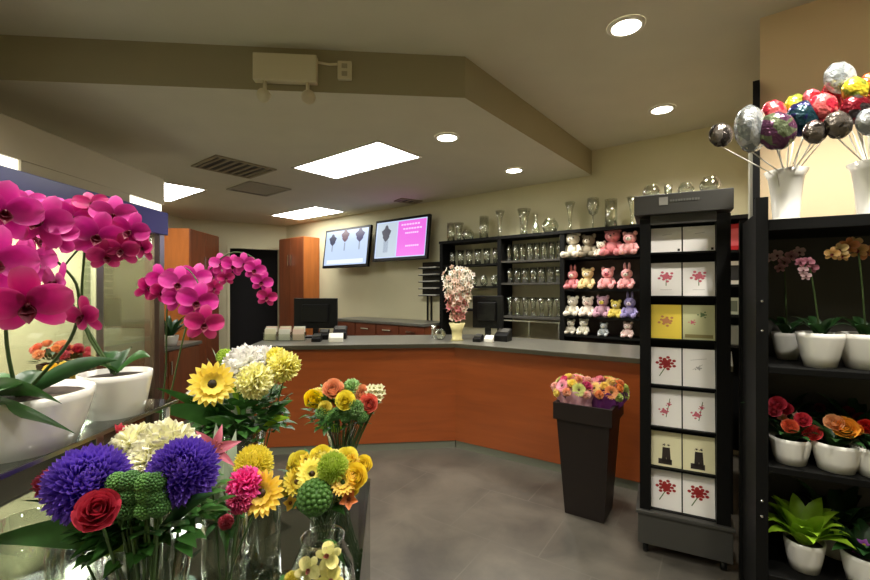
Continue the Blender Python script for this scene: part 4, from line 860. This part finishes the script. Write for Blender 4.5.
o = bpy.data.objects.new('lamp', l); C.objects.link(o); o.parent = t; o.location = (.05, 0, 2.035)
# bouquets inside the cooler
def bucketflowers(px, x, z, cols, lab, r=.13, n=10, h=.22):
    d = x / ((px - CX) / F); c = Vector((x, d, z)); t = empty('bucket_bouquet', c, lab, 'bouquet', 'bouquets inside the cooler')
    MB().lathe([(.001, z), (.06, z), (.085, z + h * .8), (.09, z + h), (.08, z + h), (.078, z + h * .8), (.001, z + h * .7)], 20, (c.x, c.y, 0), cap=False).build('bucket', m_blk2, t, True)
    for k in range(n):
        a = k * 2.4; ph = .25 + .9 * (k / n); dr = Vector((math.cos(a) * math.cos(ph), math.sin(a) * math.cos(ph), math.sin(ph)))
        flower(t, 'rose' if k % 2 else 'carnation', c + Vector((0, 0, h + .03)) + dr * r, dr, .04, cols[k % len(cols)], None)
    b = MB()
    for k in range(60):
        a = random.uniform(0, 6.28); dr = Vector((math.cos(a), math.sin(a), random.uniform(.1, 1.2))).normalized(); p = c + Vector((0, 0, h)) + dr * r * .6; b.ribbon(bez(p, p + dr * .07, n=4), .025, .1, nv=2)
    b.build('foliage', m_leafd, t, True)['kind'] = 'stuff'
bucketflowers(52, -2.86, .78, [(240, 140, 90), (236, 120, 90), (245, 170, 110)], 'orange and peach roses in a black bucket behind the cooler glass')
bucketflowers(74, -2.70, .78, [(200, 40, 70), (170, 20, 50)], 'dark red roses in a black bucket on the cooler shelf', .1, 8)
bucketflowers(60, -2.62, .78, [(244, 220, 80), (240, 200, 60)], 'yellow roses in a black bucket at the front of the cooler shelf', .085, 8, .13)

# potted green plant on the low cabinet
def potplant(lab, c, z, pr, ph, n, L, Wd, m, potm=m_white, up=.9, cat='potted plant', name='potted_plant', grp=None, spread=1.0):
    t = empty(name, (c.x, c.y, z), lab, cat, grp); potshape(c, z, pr, pr * .72, ph, potm, t)
    MB().lathe([(.001, z + ph * .8), (pr * .89, z + ph * .8), (pr * .89, z + ph * .85), (.001, z + ph * .88)], 16, (c.x, c.y, 0), cap=False).build('soil', m_soil, t)
    for k in range(n):
        a = k * 2.4 + random.uniform(-.3, .3); e = up * (1 - .75 * k / n); s = Vector((math.cos(a) * .3 * pr, math.sin(a) * .3 * pr, z + ph * .88)); s.x += c.x; s.y += c.y
        q = s + Vector((math.cos(a) * L * (1 - e * .5) * spread, math.sin(a) * L * (1 - e * .5) * spread, L * e * .9)); leafpart(t, s, q, Wd * random.uniform(.8, 1.1), m, bend=Vector((0, 0, L * .35)))
    return t
potplant('leafy dark green plant on the low cabinet beyond the cooler', Vector((-3.05, 4.95, 0)), .91, .09, .12, 18, .3, .07, m_leafd)

# ------------------------------------------------------------------ tall bin with bouquets
bc = Vector((1.085, 3.03, 0)); M = plan(bc, cR)
t = empty('flower_bin', bc, 'tall dark brown square tapered bin in front of the counter', 'bin')
def sqr(b, s0, s1, z0, z1, i0, i1):
    vs = []
    for s, z in ((s0, z0), (s1, z1), (i1, z1), (i0, z0 + .01)): vs += [M @ Vector((sx * s / 2, sy * s / 2, z)) for sx, sy in ((-1, -1), (1, -1), (1, 1), (-1, 1))]
    fs = [(3, 2, 1, 0), (12, 13, 14, 15)]
    for r in range(3): fs += [(r * 4 + k, r * 4 + (k + 1) % 4, r * 4 + 4 + (k + 1) % 4, r * 4 + 4 + k) for k in range(4)]
    b.add(vs, fs)
m_bin = mat('dark_brown_resin', (32, 25, 22), .45, spec=.3)
b = MB(); sqr(b, .26, .35, 0, .68, .25, .34); b.build('body', m_bin, t)
b = MB()
for s0, s1 in ((.385, .35),):
    for sx, sy, w1, d1 in ((0, -1, .385, .02), (0, 1, .385, .02), (-1, 0, .02, .345), (1, 0, .02, .345)):
        b.box(sx * .1825 - w1 / 2, sx * .1825 + w1 / 2, sy * .1825 - d1 / 2, sy * .1825 + d1 / 2, .66, .775, M)
b.build('rim', m_bin, t)
def wrapped(lab, c, z, wcol, cols, r=.13, tilt=0, n=20):
    t = empty('wrapped_bouquet', (c.x, c.y, z), lab, 'bouquet', 'wrapped bouquets in the brown bin')
    top = z + .34; b = MB(); N = 36; vs = []
    for i in range(6):
        u = i / 5
        for k in range(N): rr = .02 + (r * 1.08 - .02) * u ** 1.3 * (1 + .07 * math.sin(k * 2.1 + i) * u); a = 2 * PI * k / N; vs.append(Vector((c.x + tilt * u + rr * math.cos(a), c.y + rr * math.sin(a), z + .31 * u + .03 * math.sin(k * 1.3) * u * u)))
    b.add(vs, [(i * N + k, i * N + (k + 1) % N, (i + 1) * N + (k + 1) % N, (i + 1) * N + k) for i in range(5) for k in range(N)]); b.build('wrapping', wcol, t, True)
    cc = Vector((c.x + tilt, c.y, top - .04))
    for k in range(n):
        ph = math.acos(1 - 1.0 * (k + .5) / n); a = k * 2.4; dr = Vector((math.sin(ph) * math.cos(a), math.sin(ph) * math.sin(a), math.cos(ph)))
        col = cols[k % len(cols)]; kd = ('gerbera', 'rose', 'carnation')[k % 3]
        flower(t, kd, cc + Vector((dr.x * r, dr.y * r, dr.z * r * .72)), dr, .034 if kd != 'gerbera' else .05, col, (120, 90, 30) if kd == 'gerbera' else None)
m_wr = mat('clear_pink_wrap', (214, 170, 180), .25, trans=.5); m_wr2 = mat('purple_tissue_wrap', (120, 60, 130), .4, trans=.3)
wrapped('wrapped bouquet of pink, peach and yellow flowers at the left of the brown bin', bc + cR * -.075 + Vector((0, -.02, 0)), .53, m_wr, [(244, 160, 176), (248, 228, 120), (244, 180, 130), (206, 216, 110), (220, 80, 130), (248, 200, 180)], .145, -.03, 26)
wrapped('purple wrapped bouquet with orange and pink flowers at the right of the brown bin', bc + cR * .085 + Vector((0, .02, 0)), 0.53, m_wr2, [(244, 160, 80), (240, 150, 170), (248, 222, 130), (190, 210, 100), (244, 180, 190)], .135, .04, 24)

# ------------------------------------------------------------------ greeting card rack
RO = Vector((1.21, 2.54, 0)); RM = plan(RO, DS); RW = .447
t = empty('card_rack', RO + DS * .22, 'tall black greeting card rack with grey header and grey base on casters', 'card rack')
m_hd = mat('grey_rack_metal', (58, 57, 53), .5); RDp = .34
MB().box(-.01, RW + .01, -.01, RDp, .065, .24, RM).build('base', m_hd, t, bevel=.004)
MB().box(-.02, RW + .02, -.022, RDp + .01, .2405, .262, RM).build('base_tray', m_hd, t, bevel=.004)
for x in (.03, RW - .03):
    for y in (.04, RDp - .04):
        b = MB(); q = RM @ Vector((x, y, .032)); b.tube([q - DS * .014, q + DS * .014], .031, 16); b.build('caster', m_blk2, t, True)
MB().box(.0, .055, 0, RDp - .01, .2625, 1.97, RM).build('side_panel', m_blk, t)
MB().box(RW - .065, RW, 0, RDp - .01, .2625, 1.97, RM).build('side_panel', m_blk, t)
MB().box(.0555, RW - .0655, .10, .115, .2625, 1.97, RM).build('back_panel', m_blk, t)
hd = MB().box(-.03, RW + .01, -.03, RDp, 1.985, 2.10, RM).build('header', m_hd, t, bevel=.004)
MB().box(.0555, RW - .0655, .0, .03, 1.93, 1.9845, RM).build('top_rail', m_hd, t)
MB().box(.10, .145, -.0335, -.0305, 2.035, 2.08, RM).build('square_emblem', mat('pale_grey_print', (140, 138, 130), .6), hd)
b = MB()
for k in range(11): b.box(.155 + .0135 * k, .155 + .0135 * k + (.009 if k % 3 else .011), -.0335, -.0305, 2.05, 2.063, RM)
b.build('faint_lettering', mat('dull_grey_print', (96, 95, 90), .6), hd)
rows = [(1.774, 1.92), (1.52, 1.715), (1.27, 1.468), (1.0, 1.215), (.755, .97), (.52, .718), (.27, .488)]
m_clear = glass('clear_acrylic', (235, 238, 235), .1, .02)
for z0, z1 in rows: MB().box(.0555, RW - .0655, .02, .099, z0 - .014, z0 - .004, RM).build('shelf', m_blk, t)
cardmats = {'w': mat('white_card_stock', (244, 240, 236), .55), 'y': mat('yellow_card_stock', (236, 208, 70), .55), 'g': mat('sage_card_stock', (196, 196, 150), .55), 'c': mat('cream_card_stock', (232, 226, 186), .55)}
cw = (RW - .125) / 2
def card(i, j, base, art, lab):
    z0, z1 = rows[i]; x0 = .059 + j * (cw + .003); x1 = x0 + cw - .004
    Mt = RM @ Matrix.Translation((0, .045, z0 - .0035)) @ Matrix.Rotation(-.12, 4, 'X'); h = z1 - z0
    c = RM @ Vector(((x0 + x1) / 2, .045, z0 - .0035))
    t = empty('greeting_card', c, lab, 'greeting card', 'greeting cards on the rack')
    b = MB().box(x0, x1, 0, .006, 0, h, Mt); cd = b.build('card', cardmats[base], t)
    xc = (x0 + x1) / 2
    def petals(cx, cz, r, m, n=9, nm='flower_print'):
        b = MB()
        for k in range(n):
            a = 2 * PI * k / n; rr = r * (.62 + .3 * (k % 2))
            for (ox, oz, sz) in ((cx + math.cos(a) * rr, cz + math.sin(a) * rr * .75, r * .2),):
                vs = [Mt @ Vector((ox + sz * math.cos(q), yy, oz + sz * math.sin(q) * .8)) for yy in (-.0012, -.0002) for q in [PI / 4 * s for s in range(8)]]
                b.add(vs, [tuple(range(8)), tuple(range(8, 16))[::-1]] + [(s, (s + 1) % 8, 8 + (s + 1) % 8, 8 + s) for s in range(8)])
        sz = r * .5; vs = [Mt @ Vector((cx + sz * math.cos(q), yy, cz + sz * math.sin(q) * .8)) for yy in (-.0014, -.0002) for q in [PI / 4 * s for s in range(8)]]
        b.add(vs, [tuple(range(8)), tuple(range(8, 16))[::-1]] + [(s, (s + 1) % 8, 8 + (s + 1) % 8, 8 + s) for s in range(8)])
        b.build(nm, m, t)
    def strip(xa, za, xb, zb, w_, m, nm='stem_print'):
        d = Vector((xb - xa, 0, zb - za)).normalized(); s = Vector((-d.z, 0, d.x)) * w_ / 2
        vs = [Mt @ (Vector((x, yy, z)) + k * s) for yy in (-.0011, -.0003) for x, z, k in ((xa, za, 1), (xb, zb, 1), (xb, zb, -1), (xa, za, -1))]
        MB().add(vs, [(0, 1, 2, 3), (7, 6, 5, 4), (0, 4, 5, 1), (1, 5, 6, 2), (2, 6, 7, 3), (3, 7, 4, 0)]).build(nm, m, t)
    mr = mat('deep_red_ink', (160, 34, 34), .6); mp = mat('soft_rose_ink', (200, 96, 112), .6); mg = mat('green_ink', (96, 120, 74), .6); mk = mat('dark_brown_ink', (44, 34, 28), .6); mgr = mat('grey_ink', (176, 172, 168), .6)
    if art == 'dots': strip(x1 - .02, .012, x1 - .008, .012, .014, mk, 'corner_mark'); strip(xc - .02, h * .7, xc + .03, h * .74, .002, mgr, 'fine_line_print')
    if art == 'rose': petals(xc, h * .58, .042, mp); strip(xc, h * .3, xc, h * .5, .004, mg); strip(xc - .03, h * .18, xc + .03, h * .18, .002, mgr, 'fine_line_print')
    if art == 'red': strip(xc - .035, h * .22, xc, h * .5, .005, mg); petals(xc, h * .58, .05, mr, 14); petals(xc, h * .58, .03, mr, 9)
    if art == 'line': strip(xc - .04, h * .7, xc + .04, h * .76, .002, mgr, 'fine_line_print'); strip(xc - .03, h * .45, xc + .02, h * .6, .002, mgr, 'fine_line_print'); petals(xc, h * .5, .02, mgr, 5)
    if art == 'spray': petals(xc - .01, h * .4, .03, mp, 7); petals(xc + .015, h * .6, .018, mp, 5); strip(xc, h * .25, xc + .02, h * .75, .004, mg)
    if art == 'yrose': petals(xc, h * .52, .042, mat('gold_rose_ink', (196, 130, 80), .6), 9)
    if art == 'garden': petals(xc + .02, h * .72, .025, mg, 6); petals(xc - .03, h * .5, .02, mp, 6); strip(x0 + .01, h * .1, x1 - .01, h * .1, .02, mat('olive_ink', (140, 130, 80), .6), 'ground_print')
    if art == 'couple':
        for sx in (-.012, .014):
            strip(xc + sx, h * .12, xc + sx * .6, h * .55, .022, mk, 'figure_print')
            petals(xc + sx * .9, h * .62, .010, mk, 5, 'figure_head_print')
        strip(xc - .04, h * .14, xc + .03, h * .14, .03, mk, 'figure_print')
A_ = [('w', 'dots', 'dots'), ('w', 'rose', 'rose'), (None, 'yrose', 'garden'), ('w', 'red', 'line'), ('w', 'spray', 'spray'), ('c', 'couple', 'couple'), ('w', 'red', 'red')]
N_ = ['topmost', 'second', 'third', 'fourth', 'fifth', 'sixth', 'bottom']
desc = {'dots': 'plain white card with a dark corner mark', 'rose': 'white card with a pale pink rose', 'red': 'white card with a large red flower', 'line': 'white card with faint grey line drawing', 'spray': 'white card with a small rosy flower spray', 'couple': 'cream card with dark figure silhouettes'}
for i, (bs, a1, a2) in enumerate(A_):
    for j, a in enumerate((a1, a2)):
        base = bs or ('y' if j == 0 else 'g')
        dd = {'yrose': 'yellow card with a golden flower', 'garden': 'sage green card with a garden picture'}.get(a) or desc[a]
        card(i, j, base, a, '%s, rack row %s, %s' % (dd, N_[i], 'left' if j == 0 else 'right'))
for x, k, s, lab in ((.06, 'fishbowl', .55, 'small glass bowl at the left end of the card rack header'), (.15, 'tumbler', .6, 'small glass beside the bowl on the card rack header'), (.24, 'fishbowl', .5, 'little glass bowl in the middle of the card rack header'), (.36, 'fishbowl', .62, 'larger glass bowl at the right of the card rack header')):
    glassware(k, RM @ Vector((x, .1, 0)), 2.10, s, lab, 'glass bowls on the card rack')

# ------------------------------------------------------------------ black etagere of potted plants
EO = Vector((1.425, 1.91, 0)); EM = plan(EO, DS); EL = .86; ED = .45
EZ = [1.86, 1.214, .777, .30]
t = empty('plant_stand', EO + DS * .4, 'black metal shelf stand full of white potted plants', 'shelf stand')
for x in (0.0, EL):
    for y in (0.0, ED - .04):
        MB().box(x, x + .045, y, y + .04, 0, 1.96 if y == 0 and x == 0 else 1.92, EM).build('upright', m_blk, t)
MB().box(.012, .03, .0405, ED - .0405, .05, 1.90, EM).build('side_panel', m_blk, t)
MB().box(.0455, EL - .0005, ED - .02, ED - .012, .12, 1.812, EM).build('back_panel', m_dgrey, t)
MB().box(.0455, EL - .0005, .0, ED - .0205, EZ[0] - .05, EZ[0], EM).build('shelf', m_blk, t, bevel=.003)
for z in EZ[1:]: MB().box(.0455, EL - .0005, .0, ED - .0205, z - .03, z, EM).build('shelf', m_blk, t, bevel=.003)
for z in (1.5, 1.37, .62, .55):
    q = EM @ Vector((.022, -.001, z)); MB().ball(q, .007, 8).build('screw', m_chrome, t, True)
def ep(px, off): return online(px, EO + DN * off, DS)
# orchids of row 2
def sorchid(px, off, zi, pr, ph, blooms, lab, cols, c2, nleaf=6, stems=1):
    c = ep(px, off); z = EZ[zi]; t = empty('potted_orchid', (c.x, c.y, z), lab, 'potted orchid', 'small orchids on the black stand')
    potshape(c, z, pr, pr * .66, ph, m_white, t)
    MB().lathe([(.001, z + ph * .8), (pr * .89, z + ph * .8), (.001, z + ph * .88)], 16, (c.x, c.y, 0), cap=False).build('bark', m_soil, t)
    for k in range(nleaf):
        a = k * 2.4 + .5; s = Vector((c.x, c.y, z + ph * .85)); leafpart(t, s, s + Vector((math.cos(a) * .12, math.sin(a) * .08, .06 + .03 * (k % 2))), .05, m_leafd, bend=Vector((0, 0, .05)))
    pts = [at(x, y, c.y + dd) for x, y, r, dd in blooms]; top = pts[0]
    MB().tube(bez(Vector((c.x, c.y, z + ph * .85)), top, Vector((0, 0, .08))), .0035, 6).build('flower_stem', m_ostem, t, True)
    if len(pts) > 1: MB().tube([top] + [p + Vector((0, .01, 0)) for p in pts[1:]], .002, 5).build('spray_stem', m_ostem, t, True)
    for k, ((x, y, r, dd), p) in enumerate(zip(blooms, pts)):
        flower(t, 'orchid_bloom', p, (CAMP - p).normalized() + Vector((random.uniform(-.4, .4), 0, random.uniform(-.2, .3))), r * p.y / F, cols[k % len(cols)], c2, 'blossom', spin=random.uniform(-.4, .4))
sorchid(787, .30, 1, .062, .13, [(784, 262, 6, 0), (777, 255, 6, 0), (791, 256, 6, .0), (799, 252, 6, 0), (780, 268, 5, 0), (770, 258, 5, 0)], 'pink speckled orchid in the small white pot at the back left of the stand', [(206, 150, 160), (226, 190, 190)], (120, 20, 50))
sorchid(820, .10, 1, .084, .15, [(808, 262, 6, 0), (803, 270, 5, 0), (812, 268, 6, 0), (806, 276, 5, 0), (800, 262, 5, 0)], 'rosy spotted orchid in the round white pot at the front of the stand', [(200, 120, 140), (230, 190, 196)], (120, 20, 50), 9)
sorchid(866, .14, 1, .10, .15, [(858, 250, 9, 0), (849, 246, 9, 0), (840, 250, 8, 0), (832, 254, 7, 0), (866, 252, 9, .0), (855, 243, 7, 0), (843, 256, 6, 0)], 'yellow and orange orchid in the wide white pot cut by the view edge', [(224, 176, 96), (206, 130, 60), (230, 200, 130)], (150, 40, 30), 8)
def bloomer(px, off, zi, pr, ph, blooms, lab, leafm=m_leafd, n=16, L=.12, Wd=.05, pm_=m_white, up=.9):
    c = ep(px, off); z = EZ[zi]; t = potplant(lab, c, z, pr, ph, n, L, Wd, leafm, pm_, up, grp='potted plants on the black stand')
    for (kind, x, y, r, dd, col, c2) in blooms:
        p = at(x, y, c.y + dd); nn = (CAMP - p).normalized() + Vector((0, 0, .4)); flower(t, kind, p, nn, r * p.y / F, col, c2)
        MB().tube(bez(p, Vector((c.x, c.y, z + ph * .85)), Vector((0, 0, .02))), .0025, 5).build('flower_stem', m_stem, t, True)
bloomer(790, .10, 2, .078, .115, [('rose', 790, 427, 8, -.04, (246, 130, 90), None), ('rose', 803, 420, 8, -.04, (236, 80, 100), None), ('rose', 812, 433, 9, -.06, (240, 90, 90), None), ('small_blossom', 783, 418, 6, 0, (220, 170, 140), (180, 160, 60)), ('small_blossom', 797, 416, 5, .02, (214, 180, 150), (180, 160, 60))], 'coral flowering begonia in a white pot at the left of the third shelf')
bloomer(782, .32, 2, .06, .12, [('rose', 778, 404, 8, -.2, (200, 60, 80), None), ('rose', 786, 409, 7, -.2, (180, 40, 60), None), ('rose', 774, 411, 7, -.2, (210, 80, 100), None)], 'dark red flowering plant at the back left of the third shelf', n=14, L=.2)
bloomer(836, .09, 2, .086, .12, [('rose', 845, 428, 12, -.05, (250, 180, 60), None), ('rose', 834, 423, 9, -.03, (250, 200, 150), None), ('rose', 854, 430, 8, -.05, (250, 170, 50), None)], 'orange flowering plant in the middle white pot of the third shelf')
bloomer(878, .09, 2, .09, .12, [('rose', 866, 427, 8, 0, (226, 50, 40), None), ('rose', 875, 430, 8, 0, (220, 40, 40), None)], 'red flowering plant in the white pot cut by the view edge')
bloomer(856, .32, 2, .07, .12, [('rose', 820, 408, 5, 0, (120, 20, 40), None), ('rose', 862, 420, 8, 0, (200, 40, 40), None), ('rose', 848, 412, 6, 0, (140, 20, 40), None)], 'deep red flowering plant at the back of the third shelf', n=20, L=.22)
bloomer(804, .13, 3, .075, .13, [], 'bright lime green leafy plant in a white pot on the bottom shelf', m_leafl, 26, .19, .09, m_white, 1.1)
bloomer(866, .12, 3, .085, .13, [('small_blossom', 864, 545, 7, 0, (150, 60, 170), (240, 220, 60)), ('small_blossom', 858, 551, 6, 0, (140, 50, 160), (240, 220, 60)), ('small_blossom', 871, 552, 6, 0, (160, 80, 180), (240, 220, 60))], 'purple flowering violet in a pot on the bottom shelf', m_leafd, 18, .16, .07)
bloomer(836, .32, 3, .07, .13, [], 'dark leafy plant at the back of the bottom shelf', m_leafd, 24, .24, .06)

# top of the stand: white vases with stick balloons
def pitcher(px, off, lab):
    c = ep(px, off); z = EZ[0]; t = empty('white_vase', (c.x, c.y, z), lab, 'vase', 'white vases on the black stand')
    pr = [(.001, z), (.058, z), (.058, z + .012), (.05, z + .02), (.056, z + .12), (.066, z + .2), (.082, z + .235), (.076, z + .232), (.06, z + .2), (.05, z + .12), (.045, z + .03), (.001, z + .03)]
    MB().lathe(pr, 28, (c.x, c.y, 0), cap=False).build('vase', m_white, t, True); return c
v1 = pitcher(786, .14, 'white flared vase holding stick balloons at the left of the stand top'); v2 = pitcher(872, .14, 'white flared vase at the view edge holding stick balloons')
def foilmat(nm, c1, c2_, metal=.5):
    m = mat(nm, c1, .22, metal, 0); nt = m.node_tree; b = nt.nodes['Principled BSDF']; v = nt.nodes.new('ShaderNodeTexVoronoi'); v.inputs['Scale'].default_value = 26
    tc = nt.nodes.new('ShaderNodeTexCoord'); nt.links.new(tc.outputs['Object'], v.inputs['Vector']); r = nt.nodes.new('ShaderNodeValToRGB'); r.color_ramp.interpolation = 'CONSTANT'
    r.color_ramp.elements[0].color = rgb(*c1); r.color_ramp.elements[1].color = rgb(*c2_); r.color_ramp.elements[1].position = .55
    sp = nt.nodes.new('ShaderNodeSeparateColor'); nt.links.new(v.outputs['Color'], sp.inputs[0]); nt.links.new(sp.outputs[0], r.inputs['Fac']); nt.links.new(r.outputs['Color'], b.inputs['Base Color']); n = nt.nodes.new('ShaderNodeTexNoise'); n.inputs['Scale'].default_value = 38; nt.links.new(tc.outputs['Object'], n.inputs['Vector']); bp = nt.nodes.new('ShaderNodeBump'); bp.inputs['Strength'].default_value = .5; bp.inputs['Distance'].default_value = .02; nt.links.new(n.outputs['Fac'], bp.inputs['Height']); nt.links.new(bp.outputs['Normal'], b.inputs['Normal']); return m
def balloon(px, py, r, d, fm, lab, v, sc=(1, .5, 1), tilt=0, yaw=0):
    p = at(px, py, d); R = r * d / F; t = empty('stick_balloon', (v.x, v.y, EZ[0] + .04), lab, 'balloon', 'foil stick balloons')
    M = Matrix.Rotation(math.radians(yaw), 3, 'Z') @ Matrix.Rotation(math.radians(tilt), 3, 'Y')
    b = MB(); n = 28; vs = []; m = 14
    for i in range(m + 1):
        th = PI * i / m
        for k in range(n):
            a = 2 * PI * k / n; w_ = 1 + .035 * math.sin(a * 9) * abs(math.sin(a)) ; q = Vector((math.cos(a) * math.sin(th) * w_, -math.cos(th) * sc[1], math.sin(a) * math.sin(th) * w_)) * R
            vs.append(p + M @ q)
    b.add(vs, [(i * n + k, (i + 1) * n + k, (i + 1) * n + (k + 1) % n, i * n + (k + 1) % n) for i in range(m) for k in range(n)]); b.build('balloon', fm, t, True)
    foot = Vector((v.x + random.uniform(-.02, .02), v.y + random.uniform(-.02, .02), EZ[0] + .04))
    tb = p + M @ Vector((0, 0, -R * .97)); mid = Vector((v.x, v.y, EZ[0] + .23)) + (tb - v).normalized() * 0 + Vector(((tb.x - v.x) * .25, (tb.y - v.y) * .25, .0))
    MB().tube([foot, mid, tb], .0028, 6).build('stick', m_matte, t, True)
fs_ = foilmat('silver_foil', (196, 200, 200), (150, 156, 158), .6); fg = foilmat('grey_foil', (120, 112, 104), (60, 54, 50), .7)
fr_ = foilmat('red_foil', (200, 40, 50), (226, 110, 120)); fp_ = foilmat('pink_foil', (226, 110, 110), (200, 50, 70)); fy = foilmat('yellow_green_foil', (220, 200, 60), (150, 160, 60))
fd = foilmat('dark_blue_foil', (40, 40, 90), (30, 60, 70)); fm_ = foilmat('olive_violet_foil', (110, 120, 90), (100, 60, 90)); fo = foilmat('maroon_foil', (120, 24, 36), (60, 50, 50)); fgo = foilmat('orange_foil', (226, 150, 50), (200, 80, 40))
for a in [(721, 135, 12, 1.98, fg, 'small dark grey foil balloon at the far left of the balloon cluster', v1),
 (751, 129, 23, 1.84, fs_, 'large silver foil balloon at the left of the cluster', v1, (.85, .5, 1.1), 25, 30), (777, 131, 19, 1.80, fm_, 'olive and violet foil balloon right of the large silver one', v1, (.8, .5, 1.2)),
 (774, 112, 12, 1.95, fp_, 'pink foil balloon peeking above the olive balloon', v1), (797, 106, 12, 1.98, fy, 'yellow foil balloon at the back of the cluster', v1), (804, 119, 18, 1.86, fd, 'dark blue foil balloon in the middle of the cluster', v1),
 (823, 108, 15, 1.84, fp_, 'pink and red foil balloon in the front middle of the cluster', v1), (815, 132, 12, 1.78, fg, 'low dark grey balloon under the pink and red one', v1), (838, 125, 14, 1.76, fg, 'dark balloon hanging lowest between the two vases', v2),
 (836, 94, 14, 1.92, fr_, 'red foil balloon under the tilted silver one', v2), (840, 78, 16, 1.86, fs_, 'tilted silver foil balloon at the top of the cluster', v2, (1.1, .4, .6), -30), (855, 90, 13, 1.80, fy, 'yellow-green foil balloon at the upper right of the cluster', v2),
 (856, 110, 15, 1.78, fo, 'maroon foil balloon at the right of the cluster', v2), (872, 84, 12, 1.82, fgo, 'orange foil balloon at the view edge', v2), (870, 122, 14, 1.74, fs_, 'silver foil balloon at the view edge below the maroon one', v2),
 (790, 124, 13, 1.90, fm_, 'small olive and violet balloon behind the dark blue one', v1, (.9, .45, 1.1), 15, 40), (829, 120, 13, 1.90, fd, 'dark blue balloon behind the low grey ones', v1, (1, .45, 1), 0, -40), (847, 103, 13, 1.90, fr_, 'red balloon between the yellow-green and dark ones', v2, (1, .45, 1), 20, 30),
 (812, 98, 9, 1.95, fr_, 'small red balloon at the top middle of the cluster', v1), (866, 98, 10, 1.86, fp_, 'small pink balloon beside the yellow-green one', v2)]:
    balloon(*a)
# dark post at the end of the tan wall
pe = TE - TD * .02 - B * .03
t = empty('wall_end_post', (pe.x, pe.y, 0), 'tall slim black post beside the end of the tan wall', 'post'); M = plan(pe, TD)
MB().box(-.012, .02, -.03, .028, 0, 2.75, M).build('post', m_blk, t)
MB().box(-.034, -.0125, -.01, .02, 0, 2.35, M).build('edge_strip', mat('grey_edge_strip', (140, 138, 124), .5), t)

# ------------------------------------------------------------------ gladiolus vase on the counter
gc = at(457, CY, 4.45); t = empty('gladiolus_arrangement', (gc.x, gc.y, ZT), 'tall cream and pink gladiolus in a pale vase at the counter corner', 'flower arrangement')
MB().lathe([(a, b_ + ZT) for a, b_ in ring([(.07, 0), (.05, .02), (.055, .1), (.085, .18)], .006)], 24, (gc.x, gc.y, 0), cap=False).build('vase', mat('pale_yellow_ceramic', (206, 196, 140), .3), t, True)
for k in range(17):
    a = k * 2.4; rr = .03 + .13 * (k / 17) ** .6; base = Vector((gc.x, gc.y, ZT + .12)); tip = base + Vector((math.cos(a) * rr * 1.1, math.sin(a) * rr * .8, .62 - .12 * (k / 17) + random.uniform(-.03, .03)))
    path = bez(base, tip, Vector((math.cos(a) * .05, math.sin(a) * .04, 0)), 14); MB().tube(path, .004, 5).build('flower_stem', m_stem, t, True)
    for i in range(3, 15):
        p = path[i]; nn = Vector((math.cos(i * 2.2 + a), math.sin(i * 2.2 + a) - .6, .3)); lowf = i < 9
        col = random.choice([(228, 150, 136), (232, 176, 156), (236, 196, 176), (214, 116, 112), (238, 220, 190)]) if lowf else random.choice([(244, 234, 212), (246, 240, 226), (236, 206, 184)])
        flower(t, 'small_blossom', p + nn.normalized() * .015, nn, .044 if lowf else .036, col, (190, 150, 70), 'gladiolus_floret')
print('SCENE OK', len(bpy.data.objects))
